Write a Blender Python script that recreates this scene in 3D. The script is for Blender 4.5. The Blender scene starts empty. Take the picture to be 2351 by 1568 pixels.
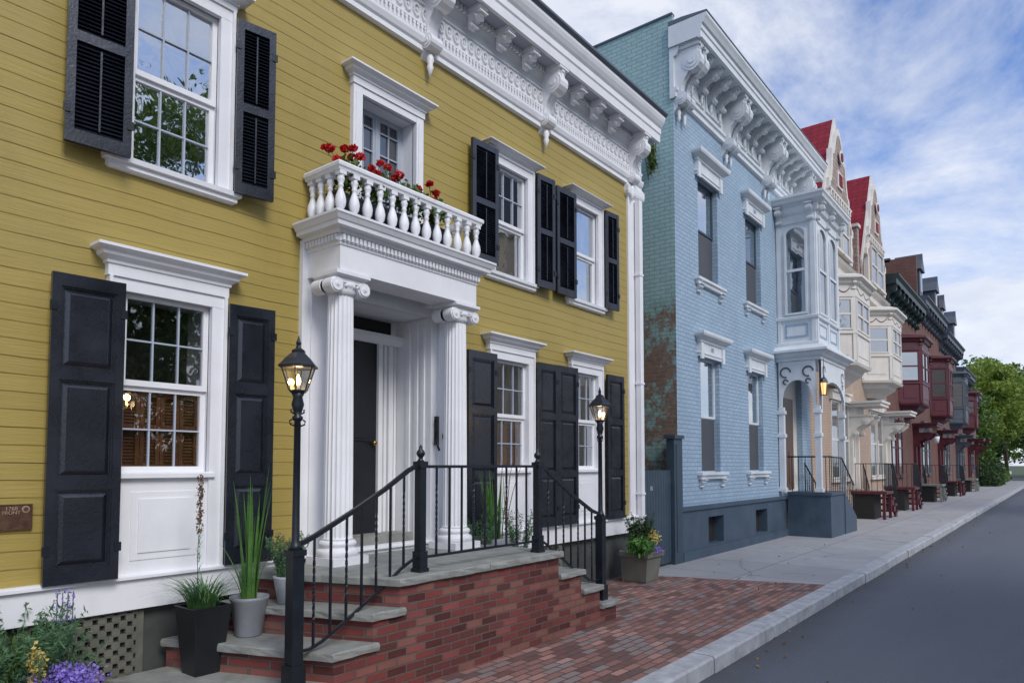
import bpy, math, random
import numpy as np
import bmesh
from mathutils import Vector
random.seed(7); rng=np.random.default_rng(7)
SC=bpy.context.scene
COL=SC.collection
pi=math.pi
# ------------------------------------------------------------------ materials
class N:
    def __init__(s,name):
        s.m=bpy.data.materials.new(name); s.m.use_nodes=True
        s.t=s.m.node_tree; s.b=s.t.nodes['Principled BSDF']; s.o=s.t.nodes['Material Output']
    def n(s,ty,**k):
        nd=s.t.nodes.new(ty)
        for a,v in k.items():
            if a.startswith('i_'):
                key=a[2:].replace('_',' ')
                s.set(nd,key,v)
            elif a[0]=='I' and a[1:].isdigit(): s.set(nd,int(a[1:]),v)
            else: setattr(nd,a,v)
        return nd
    def set(s,nd,key,v):
        if hasattr(v,'bl_rna') and isinstance(v,bpy.types.NodeSocket): s.t.links.new(v,nd.inputs[key])
        elif isinstance(v,bpy.types.Node): s.t.links.new(v.outputs[0],nd.inputs[key])
        else:
            if isinstance(v,(tuple,list)) and len(v)==3 and nd.inputs[key].type=='RGBA': v=(*v,1)
            nd.inputs[key].default_value=v
    def math(s,op,a,b=0.0,c=None,clamp=False):
        nd=s.n('ShaderNodeMath',operation=op); nd.use_clamp=clamp
        s.set(nd,0,a); s.set(nd,1,b)
        if c is not None: s.set(nd,2,c)
        return nd.outputs[0]
    def mix(s,f,a,b,bt='MIX'):
        nd=s.n('ShaderNodeMix',data_type='RGBA',blend_type=bt)
        s.set(nd,0,f); s.set(nd,6,a); s.set(nd,7,b); return nd.outputs[2]
    def pos(s):
        return s.n('ShaderNodeNewGeometry').outputs['Position']
    def noise(s,vec,scale,detail=4,rough=.55,dist=0.):
        nd=s.n('ShaderNodeTexNoise'); s.set(nd,'Vector',vec); s.set(nd,'Scale',scale); s.set(nd,'Detail',detail); s.set(nd,'Roughness',rough); s.set(nd,'Distortion',dist); return nd.outputs[0]
    def ramp(s,f,a,b):
        nd=s.n('ShaderNodeMapRange'); s.set(nd,0,f); s.set(nd,1,a); s.set(nd,2,b); return nd.outputs[0]
    def scalev(s,vec,v):
        nd=s.n('ShaderNodeVectorMath',operation='MULTIPLY'); s.set(nd,0,vec); nd.inputs[1].default_value=v; return nd.outputs[0]
    def bump(s,h,strength=.3,dist=.01,normal=None):
        nd=s.n('ShaderNodeBump'); s.set(nd,'Height',h); s.set(nd,'Strength',strength); s.set(nd,'Distance',dist)
        if normal is not None: s.set(nd,'Normal',normal)
        return nd.outputs[0]
    def P(s,**k):
        for a,v in k.items(): s.set(s.b,a.replace('_',' '),v)
    def wallvec(s):
        sp=s.n('ShaderNodeSeparateXYZ'); s.set(sp,0,s.pos())
        u=s.math('ADD',sp.outputs[0],sp.outputs[1])
        cb=s.n('ShaderNodeCombineXYZ'); s.set(cb,0,u); s.set(cb,1,sp.outputs[2]); return cb.outputs[0],sp
def dk(c,f): return tuple(x*f for x in c)
def paint(name,c,rough=.5,var=.12,sc=3.,bump=.15,bs=60,metal=0.,dirt=.0,spec=.5):
    s=N(name); p=s.pos()
    a=s.noise(p,sc,5,.6)
    col=s.mix(s.ramp(a,.3,.7),dk(c,1-var),tuple(min(1,x*(1+var)) for x in c))
    if dirt:
        d=s.ramp(s.noise(s.scalev(p,(2.5,2.5,.6)),2.2,6,.7),.52,.75)
        d=s.math('MULTIPLY',d,dirt)
        col=s.mix(d,col,dk(c,.45))
    h=s.noise(p,bs,3,.6)
    s.P(Base_Color=col,Roughness=s.math('ADD',s.math('MULTIPLY',a,.25),rough-.12),Metallic=metal,Normal=s.bump(h,bump,.004))
    s.b.inputs['Specular IOR Level'].default_value=spec
    return s.m
def brick(name,c1,c2,mortar,bw=.21,bh=.072,ms=.009,ground=False,bump=.6,nv=.35,rough=.8,painted=False,peel=None,off=.5,mixed=0,stain=.22,hi=.6):
    s=N(name)
    if ground:
        vec=s.pos(); sp=None
        vec=s.n('ShaderNodeVectorMath',operation='ADD',I0=vec,I1=s.scalev(s.n('ShaderNodeTexNoise',i_Vector=vec,i_Scale=.8).outputs[1],(.05,.05,0))).outputs[0]
    else:
        vec,sp=s.wallvec()
        if mixed: vec=s.n('ShaderNodeVectorMath',operation='ADD',I0=vec,I1=s.scalev(s.n('ShaderNodeTexNoise',i_Vector=vec,i_Scale=2.5).outputs[1],(.025,.012,0))).outputs[0]
    bt=s.n('ShaderNodeTexBrick',offset=off); s.set(bt,'Vector',vec)
    for k,v in (('Color1',c1),('Color2',c2),('Mortar',mortar),('Scale',1.),('Mortar Size',ms),('Mortar Smooth',.25),('Bias',0.),('Brick Width',bw),('Row Height',bh)): s.set(bt,k,v)
    p=s.pos()
    n1=s.noise(p,1.1,6,.65); n2=s.noise(p,9,4,.6)
    base=bt.outputs[0]
    if mixed:
        b2=s.n('ShaderNodeTexBrick',offset=off); s.set(b2,'Vector',vec)
        for k,v in (('Color1',(0,0,0)),('Color2',(1,1,1)),('Mortar',(0,0,0)),('Scale',1.),('Mortar Size',ms),('Mortar Smooth',.25),('Bias',0.),('Brick Width',bw),('Row Height',bh)): s.set(b2,k,v)
        notm=s.math('SUBTRACT',1.,bt.outputs[1])
        r=s.math('FRACT',s.math('MULTIPLY',b2.outputs[0],7.31))
        base=s.mix(s.math('MULTIPLY',s.math('GREATER_THAN',r,.66),notm),base,mixed)
        r2=s.math('FRACT',s.math('MULTIPLY',b2.outputs[0],13.7))
        base=s.mix(s.math('MULTIPLY',s.math('MULTIPLY',s.math('GREATER_THAN',r2,.76),.75),notm),base,dk(c2,.42))
        r3=s.math('FRACT',s.math('MULTIPLY',b2.outputs[0],23.1))
        base=s.mix(s.math('MULTIPLY',s.math('MULTIPLY',s.math('GREATER_THAN',r3,.88),hi),notm),base,tuple(min(1,x*1.4+.03) for x in c1))
    col=s.mix(s.math('MULTIPLY',s.ramp(n1,.35,.7),nv),base,dk(c1,.45))
    col=s.mix(s.math('MULTIPLY',s.ramp(n2,.45,.75),nv*.6),col,tuple(min(1,x*1.5) for x in c2))
    if mixed:
        sm=s.math('MULTIPLY',s.ramp(s.noise(p,34,5,.8),.58,.68),.35)
        col=s.mix(sm,col,mortar)
    if painted:
        mo=s.math('MULTIPLY',bt.outputs[1],.22)
        col=s.mix(mo,col,dk(c1,.5))
        st=s.math('MULTIPLY',s.ramp(s.noise(s.scalev(p,(2.,2.,.35)),1.6,6,.7),.48,.8),stain)
        col=s.mix(st,col,dk(c1,.55))
        sp2=s.math('MULTIPLY',s.ramp(s.noise(p,26,4,.75),.60,.72),stain*1.2)
        col=s.mix(sp2,col,dk(c1,.6))
    if peel:
        zz=s.ramp(sp.outputs[2],5.4,4.2)
        val=s.math('ADD',s.noise(p,6.5,9,.85),s.math('MULTIPLY',s.noise(p,1.5,3,.6),.7))
        val=s.math('ADD',val,s.math('MULTIPLY',s.math('SUBTRACT',zz,1.),.55))
        m=s.ramp(val,.80,.86)
        br=s.mix(s.ramp(s.noise(p,9,6,.75),.35,.65),(.30,.135,.085),(.12,.075,.055))
        br=s.mix(s.math('MULTIPLY',bt.outputs[1],.7),br,(.20,.18,.15))
        low=s.math('MULTIPLY',s.ramp(val,.56,.80),.50)
        col=s.mix(s.math('MULTIPLY',low,s.ramp(sp.outputs[2],5.4,4.6)),col,(.15,.26,.22))
        col=s.mix(s.math('MULTIPLY',m,.9),col,br)
    h=s.math('ADD',s.math('MULTIPLY',bt.outputs[1],-1.),s.math('MULTIPLY',s.noise(p,22,5,.7),.7))
    s.P(Base_Color=col,Roughness=rough,Normal=s.bump(h,bump,.008))
    s.b.inputs['Specular IOR Level'].default_value=.3
    return s.m
def siding():
    s=N('yellow_siding'); p=s.pos(); sp=s.n('ShaderNodeSeparateXYZ'); s.set(sp,0,p)
    H=.113
    wob=s.math('MULTIPLY',s.noise(s.scalev(p,(.8,.8,.4)),1.0,3,.5),.06)
    z=s.math('DIVIDE',s.math('ADD',sp.outputs[2],wob),H)
    fr=s.math('FRACT',z); fl=s.math('FLOOR',z)
    wn=s.n('ShaderNodeTexWhiteNoise',noise_dimensions='1D'); s.set(wn,'W',fl)
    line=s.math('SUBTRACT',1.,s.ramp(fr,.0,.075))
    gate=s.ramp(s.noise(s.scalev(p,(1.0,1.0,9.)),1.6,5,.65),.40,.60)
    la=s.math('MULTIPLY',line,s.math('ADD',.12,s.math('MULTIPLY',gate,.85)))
    c=(.365,.272,.066)
    col=s.mix(wn.outputs[0],dk(c,.96),dk(c,1.05))
    st=s.noise(s.scalev(p,(1.2,1.2,26.)),2.,6,.7)
    col=s.mix(s.math('MULTIPLY',s.ramp(st,.45,.8),.30),col,dk(c,.74))
    big=s.noise(p,.7,4,.6)
    col=s.mix(s.math('MULTIPLY',s.ramp(big,.4,.75),.30),col,(.43,.34,.12))
    grime=s.math('MULTIPLY',s.ramp(s.noise(s.scalev(p,(1.6,1.6,.4)),2.,6,.7),.55,.8),.35)
    col=s.mix(grime,col,(.24,.185,.055))
    chip=s.math('MULTIPLY',s.ramp(s.noise(s.scalev(p,(3,3,16)),3.,7,.8),.68,.73),.6)
    col=s.mix(chip,col,(.20,.16,.09))
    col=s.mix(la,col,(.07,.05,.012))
    hh=s.math('ADD',s.math('MULTIPLY',s.math('MINIMUM',fr,.08),9.),s.math('MULTIPLY',st,.8))
    hh=s.math('SUBTRACT',hh,s.math('MULTIPLY',fr,.35))
    s.P(Base_Color=col,Roughness=.5,Normal=s.bump(hh,.6,.009))
    return s.m
def concrete(name,c,joint=1.5):
    s=N(name); p=s.pos()
    bt=s.n('ShaderNodeTexBrick',offset=0.0); s.set(bt,'Vector',p)
    for k,v in (('Color1',c),('Color2',dk(c,.85)),('Mortar',dk(c,.35)),('Scale',1.),('Mortar Size',.010),('Brick Width',joint),('Row Height',1.28)): s.set(bt,k,v)
    n=s.noise(p,1.4,7,.7); f=s.noise(p,60,4,.7)
    col=s.mix(s.math('MULTIPLY',s.ramp(n,.4,.72),.5),bt.outputs[0],dk(c,.6))
    col=s.mix(s.math('MULTIPLY',s.ramp(f,.4,.7),.25),col,dk(c,1.25))
    v=s.n('ShaderNodeTexVoronoi',feature='DISTANCE_TO_EDGE'); s.set(v,'Vector',s.n('ShaderNodeVectorMath',operation='ADD',I0=p,I1=s.scalev(s.n('ShaderNodeTexNoise',i_Vector=p,i_Scale=3.).outputs[1],(.3,.3,0))).outputs[0]); s.set(v,'Scale',.55)
    ck=s.math('MULTIPLY',s.math('LESS_THAN',v.outputs[0],.006),s.math('GREATER_THAN',s.noise(p,.6,2),.5))
    col=s.mix(s.math('MULTIPLY',ck,.6),col,dk(c,.3))
    s.P(Base_Color=col,Roughness=.85,Normal=s.bump(s.math('ADD',f,s.math('MULTIPLY',bt.outputs[1],-3.)),.25,.004))
    return s.m
def asphalt():
    s=N('asphalt'); p=s.pos()
    f=s.noise(p,130,3,.7); n=s.noise(s.scalev(p,(.25,1.,1.)),1.2,6,.65); v=s.n('ShaderNodeTexVoronoi'); s.set(v,'Vector',p); s.set(v,'Scale',90.)
    col=s.mix(f,(.050,.060,.078),(.135,.152,.188))
    col=s.mix(s.math('MULTIPLY',s.ramp(n,.35,.7),.45),col,(.125,.138,.168))
    fl=s.ramp(s.noise(p,45,2,.5),.66,.74)
    col=s.mix(s.math('MULTIPLY',fl,.5),col,(.23,.24,.26))
    sp=s.n('ShaderNodeSeparateXYZ'); s.set(sp,0,p)
    gut=s.math('MULTIPLY',s.ramp(s.math('ADD',sp.outputs[1],s.math('MULTIPLY',s.noise(p,2.,5,.7),.35)),2.1,2.65),.75)
    col=s.mix(gut,col,(.05,.05,.05))
    s.P(Base_Color=col,Roughness=.8,Normal=s.bump(s.math('ADD',v.outputs[0],f),.7,.006))
    return s.m
def glassm(name,refl=.42,wav=.05,tint=(.9,.93,.95)):
    s=N(name); s.t.nodes.remove(s.b); p=s.pos()
    h=s.noise(p,3.2,2,.5,.6)
    nrm=s.bump(h,wav,.05)
    g=s.n('ShaderNodeBsdfGlossy'); s.set(g,'Color',tint); s.set(g,'Roughness',.015); s.set(g,'Normal',nrm)
    tr=s.n('ShaderNodeBsdfTransparent'); s.set(tr,'Color',(.88,.9,.9))
    fr=s.n('ShaderNodeFresnel'); s.set(fr,'IOR',1.5)
    f=s.math('ADD',s.math('MULTIPLY',fr.outputs[0],.6),refl,clamp=True)
    mx=s.n('ShaderNodeMixShader'); s.set(mx,0,f); s.set(mx,1,tr.outputs[0]); s.set(mx,2,g.outputs[0])
    s.t.links.new(mx.outputs[0],s.o.inputs[0]); return s.m
def darkglass(name,c=(.02,.025,.03),refl=.45):
    s=N(name); p=s.pos(); h=s.noise(p,2.5,2,.5,.5)
    g=s.n('ShaderNodeBsdfGlossy'); s.set(g,'Roughness',.03); s.set(g,'Color',(.9,.93,.97)); s.set(g,'Normal',s.bump(h,.05,.05))
    s.P(Base_Color=c,Roughness=.3)
    mx=s.n('ShaderNodeMixShader'); s.set(mx,0,refl); s.set(mx,1,s.b.outputs[0]); s.set(mx,2,g.outputs[0])
    s.t.links.new(mx.outputs[0],s.o.inputs[0]); return s.m
def leaf(name,a,b,sc=2.5,tr=.3):
    s=N(name); p=s.pos(); n=s.noise(p,sc,3,.6); f=s.noise(p,sc*9,2,.5)
    col=s.mix(s.ramp(s.math('ADD',s.math('MULTIPLY',n,.7),s.math('MULTIPLY',f,.3)),.35,.65),a,b)
    s.P(Base_Color=col,Roughness=.55)
    t=s.n('ShaderNodeBsdfTranslucent'); s.set(t,'Color',col)
    mx=s.n('ShaderNodeMixShader'); s.set(mx,0,tr); s.set(mx,1,s.b.outputs[0]); s.set(mx,2,t.outputs[0])
    s.t.links.new(mx.outputs[0],s.o.inputs[0]); return s.m
def emis(name,c,e):
    s=N(name); s.P(Base_Color=c,Emission_Color=c,Emission_Strength=e); return s.m
def shingle(name,c,h=.16,w=.22):
    return brick(name,c,dk(c,.7),dk(c,.3),w,h,.008,bump=.8,nv=.3)

WH=paint('white_paint',(.79,.79,.81),.45,.05,2.5,.14,45,dirt=.12)
WH2=paint('cool_white_paint',(.66,.69,.72),.5,.08,2.5,.15,40,dirt=.22)
CREAM=paint('cream_paint',(.68,.64,.58),.5,.08,2,.12,40,dirt=.14)
SID=siding()
BLK=paint('black_shutter_paint',(.009,.011,.019),.27,.35,4,.35,50,spec=.85)
IRON=paint('black_iron',(.008,.011,.017),.38,.3,8,.25,90)
SOFF=paint('soffit_grey_blue',(.40,.44,.51),.5,.06,2,.1,40)
ROOFG=paint('slate_gutter',(.10,.12,.15),.5,.1,3,.1,30)
GL=glassm('window_glass',.58,.06)
GLW=glassm('window_glass_clear',.24,.05)
GLS=glassm('window_glass_bright',.62,.03)
DG=darkglass('dark_glass')
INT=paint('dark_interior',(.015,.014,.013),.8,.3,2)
SCREEN=paint('screen_grey',(.07,.075,.085),.6,.1,5,.1,80)
WOOD=paint('brown_wood_shutter',(.30,.125,.060),.45,.35,6,.2,40)
DOORP=paint('door_black',(.012,.013,.017),.35,.2,4,.1,50)
DOORB=paint('brown_door',(.10,.05,.03),.45,.3,6,.2,40)
BRASS=paint('brass',(.35,.22,.07),.3,.1,5,.1,50,metal=1)
BRONZE=paint('bronze_plaque',(.13,.07,.045),.4,.3,30,.4,120,metal=.5)
BRONZEL=paint('bronze_letter',(.5,.36,.25),.35,.1,20,.1,50,metal=.4)
FOUND=paint('foundation_dark',(.06,.065,.06),.85,.3,3,.5,25)
LATT=paint('lattice_grey_green',(.125,.125,.10),.8,.25,6,.4,30)
BRS=brick('stoop_brick',(.205,.050,.042),(.115,.034,.032),(.12,.105,.095),.190,.063,.007,bump=1.,nv=.38,mixed=(.235,.10,.075),hi=.45)
BRW=brick('walk_brick',(.34,.18,.145),(.22,.11,.095),(.07,.06,.055),.20,.088,.008,ground=True,bump=.8,nv=.38,mixed=(.24,.20,.19))
STONE=paint('bluestone_slab',(.25,.255,.235),.7,.25,5,.6,18,dirt=.5)
CONC=concrete('sidewalk_concrete',(.35,.35,.36))
CURB=paint('granite_kerb',(.38,.39,.41),.75,.25,6,.6,40,dirt=.5)
ASPH=asphalt()
SOIL=paint('grass_soil',(.05,.075,.03),.9,.4,1.5,.5,10)
BLU=brick('blue_painted_brick',(.365,.475,.585),(.315,.43,.545),(.28,.39,.50),.21,.074,.010,bump=.95,nv=.14,painted=True,rough=.6,stain=.34)
TEAL=brick('teal_painted_brick',(.36,.515,.525),(.32,.475,.485),(.28,.42,.43),.21,.074,.010,bump=.95,nv=.14,painted=True,peel=1,rough=.65,stain=.3)
DBL=paint('dark_blue_base',(.055,.085,.120),.6,.18,3,.5,20,dirt=.35)
GATEM=paint('gate_blue_grey',(.040,.066,.09),.5,.15,4,.2,30)
TANB=brick('tan_painted_brick',(.47,.35,.27),(.43,.32,.25),(.38,.28,.21),.21,.074,.009,bump=.5,nv=.15,painted=True)
REDR=shingle('red_shingle_roof',(.30,.022,.040),.17,.2)
PINKS=shingle('cream_fishscale',(.46,.36,.31),.14,.18)
GREENC=paint('dark_green_paint',(.02,.042,.042),.45,.2,3)
MAROON=paint('maroon_paint',(.095,.014,.024),.45,.2,3,.15,40)
BRK1=brick('old_red_brick',(.20,.085,.065),(.14,.062,.05),(.17,.13,.11),.21,.074,.009,bump=.6,nv=.3)
BRK2=brick('brown_brick',(.20,.105,.085),(.15,.08,.065),(.16,.13,.12),.21,.074,.009,bump=.6,nv=.3)
GREYT=paint('grey_blue_trim',(.07,.085,.11),.5,.15,3)
SLATE=shingle('slate_roof',(.06,.062,.078),.15,.2)
TERRA=paint('white_grey_pot',(.42,.44,.47),.5,.1,4,.2,30,dirt=.2)
GPOT=paint('grey_pot',(.24,.25,.27),.45,.15,4,.2,30,dirt=.2)
BPOT=paint('black_pot',(.010,.012,.015),.4,.2,4)
OPOT=paint('olive_planter',(.16,.16,.13),.6,.15,4,.2,30,dirt=.2)
BARK=paint('bark',(.07,.05,.035),.9,.4,4,1.,12)
LF=leaf('leaf_green',(.045,.11,.018),(.15,.24,.04),1.1)
LFD=leaf('leaf_dark',(.018,.052,.014),(.065,.12,.03),1.3)
LFY=leaf('leaf_sunny',(.09,.17,.022),(.34,.42,.07),.9,.4)
BLADE=leaf('blade_green',(.05,.16,.03),(.14,.30,.06),6,.35)
HERB=leaf('herb_green',(.045,.12,.055),(.13,.25,.12),9,.3)
REDF=leaf('red_geranium',(.42,.006,.010),(.75,.02,.02),20,.15)
PURP=leaf('purple_flower',(.18,.11,.50),(.38,.28,.75),20,.2)
YELF=leaf('yellow_flower',(.5,.38,.08),(.65,.55,.2),20,.2)
STALK=leaf('dry_stalk',(.12,.06,.04),(.2,.11,.07),20,.1)
FALL=leaf('fallen_leaf_brown',(.12,.05,.02),(.30,.2,.05),8,.1)
BULB=emis('lamp_flame',(1,.58,.22),16)
WARMG=emis('warm_lantern_glass',(1,.55,.2),1.3)
WGL=glassm('lantern_glass',.10,.02)
CARW=paint('white_car_paint',(.7,.7,.7),.25,.03,2,.0)
RUB=paint('tyre_rubber',(.015,.015,.015),.8)
REDL=emis('tail_light_red',(.5,.02,.02),.3)
MET=paint('grey_metal',(.2,.21,.22),.4,.1,4,metal=.7)
CHU=brick('church_brick',(.40,.33,.24),(.34,.27,.2),(.3,.26,.2),.3,.1,.01,bump=.4,nv=.2)
# ------------------------------------------------------------------ mesh builder
W={}
class MB:
    def __init__(s): s.v=[];s.f=[];s.m=[];s.s=[];s.mats=[]
    def mi(s,mat):
        if mat not in s.mats: s.mats.append(mat)
        return s.mats.index(mat)
    def add(s,vs,fs,mat,smooth=False):
        o=len(s.v); s.v+= [tuple(v) for v in vs]; i=s.mi(mat)
        for f in fs: s.f.append(tuple(o+k for k in f)); s.m.append(i); s.s.append(smooth)
    def box(s,x0,x1,y0,y1,z0,z1,mat):
        s.add([(x,y,z) for x in(x0,x1) for y in(y0,y1) for z in(z0,z1)],[(0,1,3,2),(4,6,7,5),(0,4,5,1),(2,3,7,6),(0,2,6,4),(1,5,7,3)],mat)
    def lbox(s,F,a0,a1,o0,o1,z0,z1,mat,tilt=0):
        P=[]
        for a in(a0,a1):
            for o in(o0,o1):
                for z in(z0,z1):
                    oo=o+(tilt if z==z1 else 0)
                    x,y=LP(F,a,oo); P.append((x,y,z))
        s.add(P,[(0,1,3,2),(4,6,7,5),(0,4,5,1),(2,3,7,6),(0,2,6,4),(1,5,7,3)],mat)
    def run(s,F,prof,a0,a1,mat):
        """extrude the (out,z) profile along the facade with flat closed ends"""
        P=[(-.05,prof[0][1])]+list(prof)+[(-.05,prof[-1][1])]
        n=len(P); V=[(*LP(F,a,o),z) for a in(a0,a1) for o,z in P]
        s.add(V,[tuple(range(n)),tuple(range(n,2*n))]+[(i,(i+1)%n,n+(i+1)%n,n+i) for i in range(n)],mat)
    def sweep(s,plan,prof,mat,caps=(True,True),smooth=False):
        n=len(plan); dirs=[]
        for i in range(n-1):
            dx=plan[i+1][0]-plan[i][0];dy=plan[i+1][1]-plan[i][1];l=math.hypot(dx,dy);dirs.append((dx/l,dy/l))
        off=[]
        for i in range(n):
            if i==0: d=dirs[0];off.append((d[1],-d[0]))
            elif i==n-1: d=dirs[-1];off.append((d[1],-d[0]))
            else:
                a=dirs[i-1];b=dirs[i];na=(a[1],-a[0]);nb=(b[1],-b[0]);k=1+na[0]*nb[0]+na[1]*nb[1]
                off.append(((na[0]+nb[0])/k,(na[1]+nb[1])/k))
        V=[]
        for p,z in prof:
            for i in range(n): V.append((plan[i][0]+off[i][0]*p,plan[i][1]+off[i][1]*p,z))
        Fs=[]
        for j in range(len(prof)-1):
            for i in range(n-1): Fs.append((j*n+i,j*n+i+1,(j+1)*n+i+1,(j+1)*n+i))
        if caps[0]: Fs.append(tuple(range(n)))
        if caps[1]: Fs.append(tuple((len(prof)-1)*n+i for i in range(n)))
        s.add(V,Fs,mat,smooth)
    def lathe(s,cx,cy,prof,mat,n=16,smooth=True,ax='z',caps=True,cz=0,flute=0,ph=0):
        V=[]
        for r,h in prof:
            for i in range(n):
                a=2*pi*i/n+ph; rr=r
                if flute: rr=r*(1-.085*abs(math.cos(a*flute/2))**.8)
                c,q=rr*math.cos(a),rr*math.sin(a)
                V.append((cx+c,cy+q,h) if ax=='z' else ((cx+h,cy+c,cz+q) if ax=='x' else (cx+c,cy+h,cz+q)))
        Fs=[(j*n+i,j*n+(i+1)%n,(j+1)*n+(i+1)%n,(j+1)*n+i) for j in range(len(prof)-1) for i in range(n)]
        s.add(V,Fs,mat,smooth)
        if caps:
            L=len(prof)-1
            o=len(s.v)-len(V); i=s.mi(mat)
            for base in(0,L*n): s.f.append(tuple(o+base+k for k in range(n))); s.m.append(i); s.s.append(False)
    def prism(s,poly,axis,a0,a1,mat):
        n=len(poly); V=[]
        for a in(a0,a1):
            for p,q in poly: V.append((a,p,q) if axis=='x' else ((p,a,q) if axis=='y' else (p,q,a)))
        s.add(V,[tuple(range(n)),tuple(range(n,2*n))]+[(i,(i+1)%n,n+(i+1)%n,n+i) for i in range(n)],mat)
    def tube(s,pts,r,mat,n=8,smooth=True):
        pts=[Vector(p) for p in pts]; V=[]; m=len(pts)
        for k,p in enumerate(pts):
            d=(pts[min(k+1,m-1)]-pts[max(k-1,0)]).normalized()
            u=d.cross(Vector((0,0,1)));
            if u.length<.01: u=Vector((1,0,0))
            u.normalize(); w=d.cross(u); rr=r[k] if isinstance(r,(list,tuple)) else r
            for i in range(n):
                a=2*pi*(i+.5)/n; V.append(p+(u*math.cos(a)+w*math.sin(a))*rr)
        Fs=[(j*n+i,j*n+(i+1)%n,(j+1)*n+(i+1)%n,(j+1)*n+i) for j in range(m-1) for i in range(n)]+[tuple(range(n)),tuple((m-1)*n+i for i in range(n))]
        s.add(V,Fs,mat,smooth and n>4)
    def twist(s,x,y,z0,z1,h,mat,turns=2.5,n=28):
        V=[]
        for j in range(n+1):
            t=j/n; a=turns*2*pi*max(0,min(1,(t-.2)/.6)); 
            for k in range(4):
                b=a+pi/4+k*pi/2; V.append((x+h*math.cos(b),y+h*math.sin(b),z0+(z1-z0)*t))
        s.add(V,[(j*4+i,j*4+(i+1)%4,(j+1)*4+(i+1)%4,(j+1)*4+i) for j in range(n) for i in range(4)],mat)
    def ball(s,x,y,z,r,mat,n=10,sz=1):
        s.lathe(x,y,[(max(.0005,r*math.sin(pi*k/8)),z-r*sz*math.cos(pi*k/8)) for k in range(9)],mat,n)
    def leaves(s,C,size,mat,flat=.5):
        C=np.asarray(C); n=len(C)
        if n==0: return
        a=rng.normal(size=(n,3)); a/=np.linalg.norm(a,axis=1)[:,None]
        b=rng.normal(size=(n,3)); b=np.cross(a,b); b/=np.linalg.norm(b,axis=1)[:,None]
        sz=size*rng.uniform(.6,1.35,n)[:,None]; c=np.cross(a,b)
        V=np.stack([C-a*sz,C+b*sz*flat+c*sz*.15,C+a*sz,C-b*sz*flat+c*sz*.15],1).reshape(-1,3)
        o=len(s.v); s.v+=V.tolist(); i=s.mi(mat)
        s.f+= [(o+4*k,o+4*k+1,o+4*k+2,o+4*k+3) for k in range(n)]; s.m+=[i]*n; s.s+=[False]*n
    def blade(s,x,y,z,h,lean,az,w,mat,droop=0.):
        V=[];K=6
        px,py=math.cos(az),math.sin(az)
        for k in range(K+1):
            t=k/K; d=lean*h*(t**1.6); zz=z+h*(t-droop*t**3); ww=w*(1-t)**.6*.5+.0008
            sx,sy=-py,px
            V.append((x+px*d-sx*ww,y+py*d-sy*ww,zz)); V.append((x+px*d+sx*ww,y+py*d+sy*ww,zz))
        s.add(V,[(2*k,2*k+1,2*k+3,2*k+2) for k in range(K)],mat,True)
    def make(s,name,parent=None,label=None,norm=True,bev=0,**props):
        v=np.array(s.v,dtype=float); mn=v.min(0);mx=v.max(0)
        o=((mn[0]+mx[0])/2,(mn[1]+mx[1])/2,mn[2])
        me=bpy.data.meshes.new(name); me.from_pydata((v-np.array(o)).tolist(),[],s.f)
        for m in s.mats: me.materials.append(m)
        me.polygons.foreach_set('material_index',s.m); me.polygons.foreach_set('use_smooth',s.s)
        if norm:
            bm=bmesh.new(); bm.from_mesh(me); bmesh.ops.recalc_face_normals(bm,faces=bm.faces); bm.to_mesh(me); bm.free()
        me.update()
        ob=bpy.data.objects.new(name,me); COL.objects.link(ob); W[ob.name]=o
        if parent is not None:
            ob.parent=parent; q=W[parent.name]; ob.location=(o[0]-q[0],o[1]-q[1],o[2]-q[2])
        else: ob.location=o
        if bev:
            md=ob.modifiers.new('bevel','BEVEL'); md.width=bev; md.segments=2; md.limit_method='ANGLE'; md.angle_limit=.7
        if label: ob['label']=label
        for k,val in props.items(): ob[k]=val
        return ob
def LP(F,a,o):
    ox,oy,dx,dy=F; return (ox+dx*a+dy*o, oy+dy*a-dx*o)
def thing(name,label,cat,loc,group=None):
    e=bpy.data.objects.new(name,None); COL.objects.link(e); e.location=loc; W[e.name]=tuple(loc); e['label']=label; e['category']=cat; e.empty_display_size=.2
    if group: e['group']=group
    return e
def wall_open(mb,F,a0,a1,z0,z1,ops,depth,mat,rmat=None):
    rmat=rmat or mat
    xs=sorted({a0,a1,*[o[0] for o in ops],*[o[1] for o in ops]}); zs=sorted({z0,z1,*[o[2] for o in ops],*[o[3] for o in ops]})
    for i in range(len(xs)-1):
        for j in range(len(zs)-1):
            cx=(xs[i]+xs[i+1])/2;cz=(zs[j]+zs[j+1])/2
            if any(o[0]<cx<o[1] and o[2]<cz<o[3] for o in ops): continue
            P=[(*LP(F,a,0),z) for a,z in((xs[i],zs[j]),(xs[i+1],zs[j]),(xs[i+1],zs[j+1]),(xs[i],zs[j+1]))]
            mb.add(P,[(0,1,2,3)],mat)
    for o in ops:
        c=[(o[0],o[2]),(o[1],o[2]),(o[1],o[3]),(o[0],o[3])]
        for k in range(4):
            p,q=c[k],c[(k+1)%4]
            mb.add([(*LP(F,p[0],0),p[1]),(*LP(F,q[0],0),q[1]),(*LP(F,q[0],-depth),q[1]),(*LP(F,p[0],-depth),p[1])],[(0,1,2,3)],rmat)
CROWN=[(0,0),(0,.38),(.12,.42),(.14,.52),(.30,.58),(.52,.66),(.62,.78),(.86,.84),(1.,.90),(1.,1.)]
def hood(F,a0,a1,z0,z1,proj,mat,prof=CROWN,base=.05):
    mb=MB(); plan=[LP(F,a0,-.02),LP(F,a0,base),LP(F,a1,base),LP(F,a1,-.02)]
    mb.sweep(plan,[(p*proj,z0+(z1-z0)*t) for p,t in prof],mat); return mb
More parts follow.
